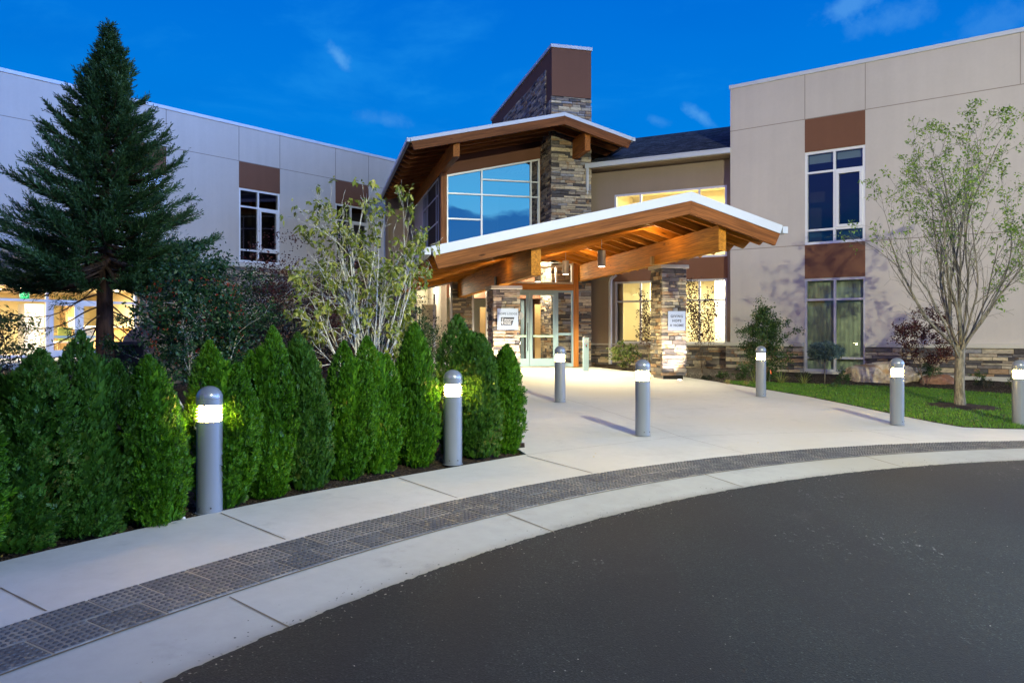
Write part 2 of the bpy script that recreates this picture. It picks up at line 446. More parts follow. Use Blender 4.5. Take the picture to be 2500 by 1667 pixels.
def leafmat(name, stops, trans=.35, rough=.5, spec=.35, noisy=1.0):
    m, t = newmat(name); p = pos(t); r = island(t)
    n = noise(t, p, 2.2, 3)
    f = t.m('ADD', t.m('MULTIPLY', r, .75), t.m('MULTIPLY', t.m('SUBTRACT', n, .35), .8 * noisy), clamp=True)
    c = t.ramp(f, stops)
    d = pbr(t, c, rough, spec)
    tr = t.node('ShaderNodeBsdfTranslucent', {'Color': t.mix(1.0, c, (1.1, 1.25, .6), 'MULTIPLY')}).outputs[0]
    mx = t.node('ShaderNodeMixShader', {0: trans, 1: d, 2: tr}).outputs[0]
    out(t, mx); return m

def barkmat(name, c, sc=30):
    m, t = newmat(name); p = pos(t)
    q = t.node('ShaderNodeMapping', {0: p, 'Scale': (1, 1, .22)}).outputs[0]
    n = noise(t, q, sc, 6, .65)
    col = t.mix(t.smooth(n, .35, .65), tuple(x * .45 for x in c), tuple(x * 1.25 for x in c))
    out(t, pbr(t, col, .85, .2, normal=bump(t, n, .8, .012))); return m

def glassmat(name, refl, tint=(1, 1, 1), base=.04):
    m, t = newmat(name)
    fr = t.node('ShaderNodeFresnel', {'IOR': 1.5}).outputs[0]
    f = t.m('ADD', refl, t.m('MULTIPLY', fr, 1.0 - refl), clamp=True)
    tr = t.node('ShaderNodeBsdfTransparent', {'Color': (*tint, 1)}).outputs[0]
    wob = bump(t, noise(t, pos(t), .9, 2), .04, .05)
    gl = t.node('ShaderNodeBsdfGlossy', {'Color': (1, 1, 1, 1), 'Roughness': 0.0, 'Normal': wob}).outputs[0]
    out(t, t.node('ShaderNodeMixShader', {0: f, 1: tr, 2: gl}).outputs[0]); return m

def emit(name, c, s):
    m, t = newmat(name)
    out(t, t.node('ShaderNodeEmission', {'Color': (*c, 1), 'Strength': s}).outputs[0]); return m

def shinglemat(name, c=(.070, .082, .105), d=(1, 0)):
    m, t = newmat(name)
    q = pos(t); u = t.vm('DOT_PRODUCT', q, (d[0], d[1], 0)); zz = t.node('ShaderNodeSeparateXYZ', {0: q}).outputs[2]
    p = t.node('ShaderNodeCombineXYZ', {0: u, 1: t.m('MULTIPLY', zz, 2.4), 2: 0.0}).outputs[0]
    b = t.node('ShaderNodeTexBrick', {'Vector': p, 'Scale': 1.0, 'Color1': (.28, .28, .28, 1), 'Color2': (1.3, 1.3, 1.3, 1), 'Mortar': (.2, .2, .2, 1), 'Mortar Size': .006, 'Brick Width': .28, 'Row Height': .13})
    c2 = t.mix(1.0, b.outputs[0], t.ramp(noise(t, p, 9, 4), [(.3, tuple(x * .6 for x in c)), (.7, tuple(x * 1.5 for x in c))]), 'MULTIPLY')
    out(t, pbr(t, c2, .85, .3, normal=bump(t, t.m('ADD', b.outputs[1], noise(t, p, 90, 3)), .5, .006))); return m

TAN = (.55, .505, .46)
M = {}
M['tan'] = stucco('tan_stucco', TAN)
M['brown'] = stucco('brown_stucco', (.175, .082, .050))
M['taupe'] = stucco('taupe_stucco', (.30, .235, .18))
M['joint'] = plain('joint_line', (.29, .25, .215), .9)  # control joint strips, a darker tone than the stucco
M['coping'] = plain('white_metal_coping', (.56, .60, .66), .45, .5, var=.03)
M['alu'] = plain('aluminium_frame', (.62, .63, .66), .38, .5, .35, var=.04)
M['white'] = plain('white_frame_paint', (.75, .76, .78), .4, .5, var=.03)
M['door'] = plain('grey_blue_door_paint', (.25, .36, .44), .4, .45, var=.03)
M['darkm'] = plain('dark_metal', (.045, .045, .05), .45, .5, var=.1)
M['steel'] = plain('brushed_steel', (.40, .42, .45), .38, .5, .35, var=.05)
M['bollard'] = plain('bollard_grey_paint', (.215, .24, .27), .28, .5, .35, var=.04, sc=3)
M['mortar'] = plain('dark_mortar', (.022, .019, .016), .95)
T1 = [(.30, .255, .195), (.42, .345, .235), (.085, .08, .082), (.36, .31, .235), (.17, .15, .14), (.52, .43, .29), (.30, .20, .12), (.12, .11, .105), (.40, .35, .27), (.22, .18, .145), (.25, .245, .25), (.07, .062, .06)]
M['stone'] = stonemat('ledge_stone', T1, 1.15)
M['capstone'] = plain('cast_stone_cap', (.56, .53, .46), .8, .3, var=.08, sc=20, bs=.3)
M['shingle'] = shinglemat('roof_shingles')
M['conc'] = concrete('pavement_concrete', (.50, .49, .445), amt=.38, slabs=[(math.radians(a), d) for a, d in ((148.5, .05), (141.6, -.07), (134.4, .05), (127.2, -.04))])
M['gutter'] = concrete('kerb_concrete', (.345, .345, .315), amt=.46, slabs=[(math.radians(a), d) for a, d in ((145.6, -.06), (134.7, .07), (122.95, -.05), (111.7, .06))], edge=(9.13, -2.86, 12.45))
M['found'] = concrete('foundation_concrete', (.46, .44, .40))
M['crack'] = plain('joint_dirt', (.16, .13, .09), .95, .1)
M['grout'] = concrete('paver_grout', (.34, .31, .25), amt=.4)
M['asphalt'] = asphaltmat()
M['soil'] = soilmat()
M['gi'] = glassmat('clear_glass', .02)
M['gm'] = glassmat('mirror_coated_glass', .70, (.35, .38, .42))
M['gd'] = glassmat('tinted_glass', .08, (.75, .8, .85))
M['cream'] = plain('cream_interior_paint', (.80, .70, .42), .8, .2, var=.03, sc=1)
M['creamb'] = plain('pale_interior_paint', (.84, .80, .66), .8, .2, var=.03, sc=1)
M['ceil'] = plain('ceiling_tiles', (.75, .70, .58), .8, .2)
M['floorwood'] = plain('interior_floor', (.30, .21, .13), .4, .4, var=.2)
M['lwood'] = plain('pale_door_wood', (.46, .30, .13), .5, .4, var=.15, sc=3)
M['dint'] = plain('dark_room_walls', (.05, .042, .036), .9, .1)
M['trunkg'] = barkmat('grey_bark', (.18, .165, .125), 26)
M['trunkd'] = barkmat('dark_bark', (.07, .045, .03), 18)
M['trunkp'] = barkmat('pale_bark', (.70, .68, .56), 40)
M['twig'] = barkmat('brown_twigs', (.16, .11, .07), 40)
M['thuja'] = leafmat('thuja_scales', [(0.0, (.008, .034, .002)), (.35, (.028, .100, .003)), (.7, (.065, .195, .006)), (.93, (.14, .30, .012)), (1.0, (.24, .20, .035))], .28)
M['thuja2'] = leafmat('thuja_scales_duller', [(0.0, (.009, .036, .004)), (.45, (.028, .092, .008)), (.8, (.060, .16, .014)), (1.0, (.16, .16, .04))], .28)
M['sequoia'] = leafmat('sequoia_needles', [(0.0, (.008, .028, .010)), (.4, (.024, .068, .022)), (.8, (.052, .120, .036)), (1.0, (.11, .20, .055))], .2)
M['dogwood'] = leafmat('yellow_green_leaves', [(0.0, (.07, .07, .015)), (.3, (.15, .20, .025)), (.6, (.29, .32, .05)), (.85, (.48, .46, .11)), (1.0, (.30, .15, .035))], .3, noisy=.6)
M['pear'] = leafmat('pear_leaves', [(0.0, (.07, .13, .02)), (.5, (.17, .28, .04)), (.85, (.32, .40, .07)), (1.0, (.60, .47, .07))], .4, noisy=.5)
M['holly'] = leafmat('holly_leaves', [(0.0, (.007, .026, .010)), (.5, (.016, .052, .018)), (.85, (.036, .095, .026)), (1.0, (.14, .18, .05))], .12, .42, .3)
M['berry'] = plain('red_berries', (.42, .035, .015), .3, .5)
M['maple'] = leafmat('red_maple_leaves', [(0.0, (.022, .006, .006)), (.6, (.065, .015, .013)), (1.0, (.16, .04, .025))], .3)
M['maplegreen'] = leafmat('green_maple_leaves', [(0.0, (.020, .045, .010)), (.6, (.07, .10, .02)), (1.0, (.22, .13, .04))], .3)
M['darkshrub'] = leafmat('dark_shrub_leaves', [(0.0, (.006, .011, .006)), (.6, (.016, .027, .012)), (1.0, (.045, .03, .015))], .2)
M['bluespruce'] = leafmat('blue_spruce_needles', [(0.0, (.03, .06, .062)), (.6, (.075, .13, .135)), (1.0, (.17, .25, .26))], .12)
M['dullgreen'] = leafmat('evergreen_leaves', [(0.0, (.012, .035, .010)), (.6, (.035, .085, .020)), (1.0, (.11, .15, .03))], .2)
M['vine'] = leafmat('dark_purple_leaves', [(0.0, (.030, .012, .010)), (1.0, (.075, .035, .022))], .12)
M['hydrangea'] = leafmat('hydrangea_leaves', [(0.0, (.03, .06, .015)), (.7, (.12, .16, .04)), (1.0, (.30, .27, .10))], .25)
M['lily'] = leafmat('strap_leaves', [(0.0, (.10, .14, .03)), (.6, (.24, .27, .07)), (1.0, (.45, .36, .10))], .3)
M['dryblade'] = leafmat('dry_grass_blades', [(0.0, (.22, .16, .07)), (1.0, (.48, .37, .18))], .3)
M['grass'] = leafmat('lawn_blades', [(0.0, (.030, .095, .007)), (.5, (.075, .19, .012)), (.9, (.15, .28, .020)), (1.0, (.32, .28, .06))], .3)
M['lensw'] = emit('bollard_lamp_lens', (1.0, .63, .14), 300.0)
M['flag'] = plain('orange_plastic', (.75, .12, .015), .5)
def rockmat(name, a, b, rust):
    m, t = newmat(name); p = pos(t)
    n = noise(t, p, 2.2, 7, .65, .6)
    c = t.mix(t.smooth(n, .38, .62), a, b)
    c = t.mix(t.m('MULTIPLY', t.smooth(noise(t, p, 3.1, 4), .52, .66), .8), c, rust)
    c = t.mix(t.m('MULTIPLY', t.smooth(noise(t, p, 12, 8, .8), .56, .66), .7), c, (.045, .035, .025))
    out(t, pbr(t, c, .85, .3, normal=bump(t, noise(t, p, 9, 9, .7), 1.0, .06))); return m
M['rock'] = rockmat('tan_boulder', (.46, .36, .24), (.78, .66, .48), (.50, .28, .10))
M['redrock'] = rockmat('red_boulder', (.20, .10, .06), (.34, .19, .12), (.28, .09, .04))
M['lava'] = rockmat('purple_lava_rock', (.05, .04, .05), (.12, .09, .10), (.09, .05, .05))
# ------------------------------------------------------------------ ground, road, pavement, beds, lawn
import bmesh
from mathutils.geometry import tessellate_polygon
C_A, C_G, C_T, C_M = (9.13, -2.86, 12.45), (9.69, -3.63, 13.97), (8.97, -2.73, 13.43), (10.85, -4.17, 16.89)
def arc(c, ang):
    """point of circle c in direction ang (degrees) from (9.2, -3.0)"""
    th = math.radians(ang); ux, uy = math.cos(th), math.sin(th)
    ox, oy = 9.2 - c[0], -3.0 - c[1]
    bq = ox * ux + oy * uy; cq = ox * ox + oy * oy - c[2] ** 2
    t = -bq + math.sqrt(bq * bq - cq)
    return (9.2 + t * ux, -3.0 + t * uy)
def angs(a0, a1, n): return [a0 + (a1 - a0) * i / n for i in range(n + 1)]

def sheet(name, poly, zoff, mat, skirt=0.0):
    """flat polygon laid on the slope; cut where the slope changes"""
    vs = [Vector((x, y, 0)) for x, y in poly]
    tris = tessellate_polygon([vs])
    bm = bmesh.new(); bv = [bm.verts.new(v) for v in vs]
    for tr in tris:
        try: bm.faces.new([bv[i] for i in tr])
        except ValueError: pass
    for co, no in (((0, 19, 0), (0, 1, 0)), ((14, 0, 0), (1, 0, 0)), ((-14, 0, 0), (1, 0, 0)), ((0, -40, 0), (0, 1, 0))):
        bmesh.ops.bisect_plane(bm, geom=bm.verts[:] + bm.edges[:] + bm.faces[:], plane_co=co, plane_no=no)
    for v in bm.verts: v.co.z = gz(v.co.x, v.co.y) + zoff
    bmesh.ops.recalc_face_normals(bm, faces=bm.faces)
    for f in bm.faces:
        if f.normal.z < 0: f.normal_flip()
    if skirt:
        be = [e for e in bm.edges if e.is_boundary]
        r = bmesh.ops.extrude_edge_only(bm, edges=be)
        for v in [g for g in r['geom'] if isinstance(g, bmesh.types.BMVert)]: v.co.z -= skirt
    me = bpy.data.meshes.new(name); bm.to_mesh(me); bm.free(); me.materials.append(mat)
    o = bpy.data.objects.new(name, me); COL.objects.link(o); o['kind'] = 'structure'
    return o

# far ground
g = MB()
lx = [-2500, -600, -150, -60, -30, -14, 0, 14, 30, 60, 150, 600, 2500]
ly = [-2500, -600, -150, -40, -20, 0, 19, 40, 150, 600, 2500]
for i in range(len(lx) - 1):
    for j in range(len(ly) - 1):
        q = [(lx[i], ly[j]), (lx[i + 1], ly[j]), (lx[i + 1], ly[j + 1]), (lx[i], ly[j + 1])]
        g.quad(*[(x, y, gz(x, y) - .10) for x, y in q])
tag(g.build('ground', M['soil']), kind='structure')

# asphalt with a slightly ragged edge
edge = []
for an in angs(196, 38, 1500):
    x, y = arc(C_A, an); th = math.radians(an)
    r = RNG.uniform(-.006, .006) + .004 * math.sin(an * 3.1) + .004 * math.sin(an * 11.0 + 2) * math.sin(an * 1.7)
    edge.append((x + r * math.cos(th), y + r * math.sin(th)))
road = edge + [(60, 6.0), (60, -60), (-60, -60), (-60, -10)]
sheet('road', road, -.018, M['asphalt'], .03)

def strip(name, ca, cb, a0, a1, n, za, zb, mat, over_a=0.0, rows=3):
    s = MB(); pts = []
    for an in angs(a0, a1, n):
        A, B = arc(ca, an), arc(cb, an)
        row = []
        for k in range(rows + 1):
            t = k / rows * (1 + over_a) - over_a
            x, y = A[0] + (B[0] - A[0]) * t, A[1] + (B[1] - A[1]) * t
            row.append((x, y, gz(x, y) + za + (zb - za) * max(0, t)))
        pts.append(row)
    for i in range(n):
        for k in range(rows): s.quad(pts[i][k], pts[i][k + 1], pts[i + 1][k + 1], pts[i + 1][k])
    return tag(s.build(name, mat, smooth=False), kind='structure')
strip('kerb_gutter', C_A, C_G, 196, 38, 200, -.030, -.004, M['gutter'], over_a=.15)
strip('paver_bed', C_G, C_T, 196, 38, 200, 0.0, 0.0, M['grout'], rows=2)

# truncated-dome pavers, two rows
m, t = newmat('dome_paver'); p = pos(t); r_ = island(t)
c_ = t.mix(r_, (.070, .075, .084), (.195, .19, .18))
c_ = t.mix(t.m('MULTIPLY', t.smooth(noise(t, p, 6.5, 6, .7), .50, .62), .65), c_, (.30, .275, .225))
out(t, pbr(t, c_, .75, .35, normal=bump(t, noise(t, p, 90, 4, .7), .4, .004)))
M['paver'] = m
m, t = newmat('dome_top'); p = pos(t)
c_ = t.mix(t.smooth(noise(t, p, 9, 4), .4, .7), (.045, .048, .054), (.105, .104, .102))
out(t, pbr(t, c_, .6, .4)); M['domes'] = m
tp = MB()
pitch = math.degrees(.312 / 13.75)
nt = int((190 - 44) / pitch)
def tacpt(an, t):
    A, B = arc(C_G, an), arc(C_T, an)
    return A[0] + (B[0] - A[0]) * t, A[1] + (B[1] - A[1]) * t
for row in range(2):
    for k in range(nt):
        a0 = 190 - pitch * (k + .5 * row); a1 = a0 - pitch
        e = pitch * .028; j = RNG.uniform(-.003, .003)
        t0, t1 = (.02, .491) if row == 0 else (.507, .997)
        if a1 < 70 and False: continue
        cs = [tacpt(a0 - e, t0 + j), tacpt(a1 + e, t0 + j), tacpt(a1 + e, t1 + j), tacpt(a0 - e, t1 + j)]
        h = .0045 + RNG.uniform(-.001, .002)
        vs = [(x, y, gz(x, y)) for x, y in cs] + [(x, y, gz(x, y) + h) for x, y in cs]
        tp.add(vs, [(4, 5, 6, 7), (0, 1, 5, 4), (1, 2, 6, 5), (2, 3, 7, 6), (3, 0, 4, 7)], 0)
        NX, NY = 7, 6
        for ia in range(NX):
            for ib in range(NY):
                an = a0 - e - (pitch - 2 * e) * (ia + .5) / NX
                x, y = tacpt(an, t0 + (t1 - t0) * (ib + .5) / NY)
                z = gz(x, y) + h; n = 8
                vs = [(x + .0155 * math.cos(6.2832 * q / n), y + .0155 * math.sin(6.2832 * q / n), z) for q in range(n)]
                vs += [(x + .011 * math.cos(6.2832 * q / n), y + .011 * math.sin(6.2832 * q / n), z + .0055) for q in range(n)]
                tp.add(vs, [tuple(range(n, 2 * n))] + [(q, (q + 1) % n, (q + 1) % n + n, q + n) for q in range(n)], 1)
tag(tp.build('tactile_paving', [M['paver'], M['domes']], fixn=False), kind='structure')

# pavement and plaza
pave = [arc(C_T, an) for an in angs(40, 196, 160)]
pave += [arc(C_M, an) for an in angs(190, 137.5, 60)]
pave += [(.17, 9.0), (.02, 9.5), (-.9, 12.5), (-1.7, 16), (-2.3, 19.5), (-3.6, 24.5), (-3.6, 29), (3.1, 29), (3.55, 26.4), (3.9, 24.3), (4.5, 22.4), (4.86, 20.86), (5.2, 18.9),
         (5.75, 17.4), (6.22, 15.89), (6.5, 14.4), (6.68, 13.2), (6.84, 12.3), (7.02, 11.80), (7.5, 11.70), (8.6, 11.68), (12, 11.4), (20, 8.6)]
sheet('pavement', pave, .0055, M['conc'], .06)
jn = MB()
def joint(p0, p1, wd=.011, z=.0085, ze=None):
    (x0, y0), (x1, y1) = p0, p1
    L = math.hypot(x1 - x0, y1 - y0); nx, ny = -(y1 - y0) / L * wd / 2, (x1 - x0) / L * wd / 2
    n = max(1, int(L / .12)); pr = None
    for i in range(n + 1):
        tt = i / n; x, y = x0 + (x1 - x0) * tt, y0 + (y1 - y0) * tt
        q = RNG.uniform(.7, 1.3)
        zz_ = z if ze is None else z + (ze - z) * tt
        cur = ((x - nx * q, y - ny * q, gz(x, y) + zz_), (x + nx * q, y + ny * q, gz(x, y) + zz_))
        if pr: jn.quad(pr[0], pr[1], cur[1], cur[0])
        pr = cur
for a, b in (((539, 1254), (697, 1318.5)), ((0, 1437), (113, 1494)), ((973, 1167.5), (1117, 1217)), ((1286, 1113.5), (1446, 1156))):
    joint(G(*a), G(*b), .012)
for a, b in (((2117, 1052), (2240, 1079)), ((1500, 1010), (1660, 1066)), ((1660, 1066), (2250, 1048)), ((1660, 1066), (1283, 1111)), ((1330, 960), (1500, 1010)), ((1500, 1010), (1900, 985)), ((1660, 1066), (1830, 1110))):
    joint(G(*a), G(*b), .006)
for a, b in (((560, 1455), (704, 1517)), ((1238.7, 1253.5), (1350, 1289)), ((1719.5, 1156.7), (1815, 1182)), ((2106, 1111), (2205, 1134))):
    joint(G(*a), G(*b), .012, -.001, -.026)
for i in range(60):   # dirty line between gutter and pavers
    joint(arc(C_G, 186 - 2 * i), arc(C_G, 184 - 2 * i), .016, .0008)
tag(jn.build('pavement_joints', M['crack'], fixn=False), kind='structure')

# planting beds: lumpy bark mulch
def bed(name, x0, x1, y0, y1, step, keep, rise):
    nx, ny = int((x1 - x0) / step), int((y1 - y0) / step)
    from mathutils import noise as mn
    vid = {}; s = MB()
    def vert(i, j):
        if (i, j) not in vid:
            x, y = x0 + i * step, y0 + j * step
            z = gz(x, y) - .012 + rise(x, y) + .018 * mn.noise(Vector((x * 5, y * 5, 0))) + .012 * mn.noise(Vector((x * 17, y * 17, 3)))
            vid[(i, j)] = len(s.v); s.v.append((x, y, z))
        return vid[(i, j)]
    for i in range(nx):
        for j in range(ny):
            if keep(x0 + (i + .5) * step, y0 + (j + .5) * step):
                s.f.append((vert(i, j), vert(i + 1, j), vert(i + 1, j + 1), vert(i, j + 1))); s.m.append(0)
    return tag(s.build(name, M['soil'], smooth=True, fixn=False), kind='structure')
def inM(x, y, d=0.0): return math.hypot(x - C_M[0], y - C_M[1]) > C_M[2] - d
LEFTPLAZA = [(.10, 9.2), (-.9, 12.5), (-1.7, 16), (-2.3, 19.5), (-3.6, 24.5), (-3.6, 31)]
def left_of_plaza(x, y):
    for (xa, ya), (xb, yb) in zip(LEFTPLAZA, LEFTPLAZA[1:]):
        if ya <= y <= yb: return x < xa + (xb - xa) * (y - ya) / (yb - ya) + .15
    return y < 9.2
def rleft(x, y):
    d = math.hypot(x - C_M[0], y - C_M[1]) - C_M[2]
    return -.03 + .05 * min(1.0, max(0.0, d / .5))
bed('hedge_bed', -15.5, .4, 1.5, 12.0, .09, lambda x, y: inM(x, y, .12) and left_of_plaza(x, y), rleft)
bed('shrub_bed', -22, -1.0, 12.0, 34.0, .25, lambda x, y: left_of_plaza(x, y), lambda x, y: .02)
MT = [(4.7, 20.9), (5.45, 19.45), (5.9, 19.24), (6.99, 18.91), (8.08, 18.54), (8.99, 18.49), (9.93, 18.18), (10.72, 17.32), (11.27, 17.06), (14, 15.4), (20, 12.0)]
def ymt(x):
    if x < MT[0][0]: return 20.9 + (MT[0][0] - x) * 3
    for (xa, ya), (xb, yb) in zip(MT, MT[1:]):
        if xa <= x <= xb: return ya + (yb - ya) * (x - xa) / (xb - xa)
    return 12.0
def rright(x, y): return .10 * min(1, max(0, (y - ymt(x)) / 1.4)) - .015
bed('garden_bed', 2.8, 20, 11.5, 28.0, .12, lambda x, y: y > ymt(x) - .15, rright)
def gright(x, y): return gz(x, y) + rright(x, y) - .012

LAWN = [(8.6, 11.68), (7.5, 11.70), (7.02, 11.80), (6.84, 12.3), (6.68, 13.2), (6.5, 14.4), (6.22, 15.89), (5.75, 17.4), (5.3, 18.75), (5.42, 19.42)] + MT[2:] + [(20, 8.7), (12, 11.45)]
sheet('lawn_soil', LAWN, .006, M['soil'], .03)
def in_poly(x, y, P):
    c = False; j = len(P) - 1
    for i in range(len(P)):
        if (P[i][1] > y) != (P[j][1] > y) and x < (P[j][0] - P[i][0]) * (y - P[i][1]) / (P[j][1] - P[i][1]) + P[i][0]: c = not c
        j = i
    return c
TREE = (8.57, 14.5)
bl = []
N = 150000
X = NR.uniform(5.2, 15.5, N); Y = NR.uniform(9.6, 19.4, N)
ok = np.array([in_poly(x, y, LAWN) and math.hypot((x - TREE[0] - .05) * 1.0, (y - TREE[1]) * 1.0) > .62 + .06 * math.sin(9 * math.atan2(y - TREE[1], x - TREE[0])) for x, y in zip(X, Y)])
X, Y = X[ok], Y[ok]; n = len(X)
Z = np.array([gz(x, y) for x, y in zip(X, Y)]) + .006
Dv = np.stack([NR.normal(0, .38, n), NR.normal(0, .38, n), np.ones(n)], 1)
bld = leaves(np.stack([X, Y, Z], 1), Dv, NR.uniform(.030, .060, n), NR.uniform(.006, .011, n), belly=.3)
tag(qmesh('lawn', bld, M['grass']), 'short green lawn running from the pavement edge back to the mulch bed', 'grass', kind='stuff')
# tree ring of mulch
rg = MB(); prof = 40
for k in range(prof):
    a0, a1 = 6.2832 * k / prof, 6.2832 * (k + 1) / prof
    def rp(a, f):
        r = (.66 + .05 * math.sin(9 * a) + .03 * math.sin(5 * a + 1)) * f
        x, y = TREE[0] + .05 + r * math.cos(a), TREE[1] + r * math.sin(a)
        return (x, y, gz(x, y) + .012 + .045 * (1 - f ** 2))
    rg.quad(rp(a0, 0.0), rp(a0, .5), rp(a1, .5), rp(a1, 0.0)); rg.quad(rp(a0, .5), rp(a0, 1), rp(a1, 1), rp(a1, .5))
tag(rg.build('tree_mulch_ring', M['soil'], smooth=True), kind='structure')

# bark chips and fallen leaves
def scatter_flat(n, gen_xy, zf, lmin, lmax, asp, mat, name, label, cat, tilt=.35):
    P = []; Dd = []; S = []
    while len(P) < n:
        x, y = gen_xy()
        if x is None: continue
        P.append((x, y, zf(x, y) + RNG.uniform(.004, .014))); a = RNG.uniform(0, 6.28)
        Dd.append((math.cos(a), math.sin(a), RNG.uniform(-tilt, tilt))); S.append((RNG.uniform(-tilt, tilt), RNG.uniform(-tilt, tilt), 1))
    L = NR.uniform(lmin, lmax, n)
    q = leaves(P, Dd, L, L * NR.uniform(asp * .6, asp * 1.4, n), S=S)
    return tag(qmesh(name, q, mat), label, cat, kind='stuff')
chip = leafmat('bark_chips', [(0.0, (.015, .010, .006)), (.6, (.07, .048, .028)), (.93, (.20, .15, .09)), (1.0, (.50, .45, .36))], .0)
fall = leafmat('fallen_leaves', [(0.0, (.22, .12, .03)), (.5, (.42, .30, .06)), (1.0, (.60, .46, .16))], .2)
def hb():
    an = RNG.uniform(134, 178); r = abs(RNG.gauss(0, .28)) + .02
    c = arc(C_M, an); th = math.atan2(c[1] - C_M[1], c[0] - C_M[0])
    return c[0] + r * math.cos(th), c[1] + r * math.sin(th)
scatter_flat(5200, hb, lambda x, y: gz(x, y) + rleft(x, y) - .006, .012, .045, .4, chip, 'bark_chips', 'dark bark chips scattered along the foot of the arborvitae hedge', 'mulch chips')
def gb():
    x = RNG.uniform(3.2, 14); y = ymt(x) + abs(RNG.gauss(0, 1.3)) - .02
    return x, y
scatter_flat(9000, gb, gright, .015, .055, .4, chip, 'bark_chips', 'dark bark chips covering the planting bed below the right wing', 'mulch chips')
def lf():
    x, y = RNG.uniform(5.3, 13), RNG.uniform(11.5, 19)
    return (x, y) if in_poly(x, y, LAWN) else (None, None)
scatter_flat(90, lf, lambda x, y: gz(x, y) + .035, .035, .07, .6, fall, 'fallen_leaves', 'small yellow leaves dropped on the lawn near the bare tree', 'fallen leaves')
scatter_flat(46, hb, lambda x, y: gz(x, y) + rleft(x, y) + .004, .03, .08, .55, fall, 'fallen_leaves', 'tan dry leaves lying on the mulch in front of the hedge', 'fallen leaves')
def pv():
    x, y = RNG.uniform(-2, 6), RNG.uniform(5, 18)
    return (x, y) if math.hypot(x - C_T[0], y - C_T[1]) > C_T[2] and not inM(x, y) else (None, None)
scatter_flat(26, pv, lambda x, y: gz(x, y) + .010, .01, .035, .6, fall, 'fallen_leaves', 'a few tiny dry leaves blown onto the pale pavement', 'fallen leaves')

def ge():
    an = RNG.uniform(100, 165); c = arc(C_A, an); th = math.radians(an); r = abs(RNG.gauss(0, .10)) * RNG.choice((1, -1, -1)) - .01
    return c[0] + r * math.cos(th), c[1] + r * math.sin(th)
grit = leafmat('road_grit', [(0.0, (.02, .02, .02)), (.6, (.09, .085, .08)), (1.0, (.38, .36, .32))], .0)
scatter_flat(1500, ge, lambda x, y: gz(x, y) - .014, .006, .018, .8, grit, 'road_grit', 'loose grit gathered where the asphalt meets the concrete gutter', 'grit')
def rg_():
    return RNG.uniform(-1, 5), RNG.uniform(1.5, 7) 
def rgg():
    x, y = rg_()
    return (x, y) if math.hypot(x - C_A[0], y - C_A[1]) < C_A[2] - .1 else (None, None)
scatter_flat(700, rgg, lambda x, y: gz(x, y) - .016, .005, .013, .8, grit, 'road_grit', 'pale grit specks scattered over the dark asphalt drive', 'grit')

# hills far behind the camera (seen only as reflections in the windows)
hl = MB(); prev = None
from mathutils import noise as mn
for k in range(121):
    a = math.radians(180 + 180 * k / 120)
    h = 46 + 42 * mn.noise(Vector((k * .07, 0, 0))) + 12 * mn.noise(Vector((k * .3, 2, 0)))
    cur = [(700 * math.cos(a), 700 * math.sin(a), -2), (820 * math.cos(a), 820 * math.sin(a), h * .6), (980 * math.cos(a), 980 * math.sin(a), h), (1500 * math.cos(a), 1500 * math.sin(a), -2)]
    if prev:
        for q in range(3): hl.quad(prev[q], prev[q + 1], cur[q + 1], cur[q])
    prev = cur
tag(hl.build('hills', plain('far_hill_forest', (.02, .035, .03), .95, .1, var=.4, sc=.02)), kind='structure')
# ------------------------------------------------------------------ the lodge
T = Fr(1.417, 26.75, .968, .25)        # entrance tower
C = Fr(4.468, 16.4, .9752, .2214)      # entrance canopy
R = Fr(7.116, 24.7, .805, -.593)       # right wing
K = Fr(7.116, 24.7, .887, -.462)       # link between tower and right wing
L = Fr(-15.54, 23.0, .640, .768)       # left wing
def proj(p): return CX + p[0] / p[1] * FPX, HY - (p[2] - EYE) / p[1] * FPX
W_b = lambda fr, nm, **k: wood(nm, (fr.b[0], fr.b[1], 0), **k)
ORANGE = dict(base=(.54, .205, .022), dark=(.18, .055, .007))
BROWN = dict(base=(.21, .074, .022), dark=(.07, .024, .008))

def wall(name, fr, a0, a1, z0, z1, b0, b1, ops, mat, parent):
    """wall slab with rectangular openings (a0, a1, z0, z1)"""
    s = MB(); As = sorted({a0, a1, *[o[0] for o in ops], *[o[1] for o in ops]}); Zs = sorted({z0, z1, *[o[2] for o in ops], *[o[3] for o in ops]})
    As = [a for a in As if a0 <= a <= a1]; Zs = [z for z in Zs if z0 <= z <= z1]
    inside = lambda a, z: any(o[0] < a < o[1] and o[2] < z < o[3] for o in ops)
    for i in range(len(As) - 1):
        for j in range(len(Zs) - 1):
            if inside((As[i] + As[i + 1]) / 2, (Zs[j] + Zs[j + 1]) / 2): continue
            for b in (b0, b1): s.quad(fr.P(As[i], b, Zs[j]), fr.P(As[i + 1], b, Zs[j]), fr.P(As[i + 1], b, Zs[j + 1]), fr.P(As[i], b, Zs[j + 1]))
    for (p, q, u, v) in list(ops) + [(a0, a1, z0, z1)]:
        for x0, y0, x1, y1 in ((p, u, q, u), (q, u, q, v), (q, v, p, v), (p, v, p, u)):
            s.quad(fr.P(x0, b0, y0), fr.P(x1, b0, y1), fr.P(x1, b1, y1), fr.P(x0, b1, y0))
    return s.build(name, mat, parent, fixn=False)

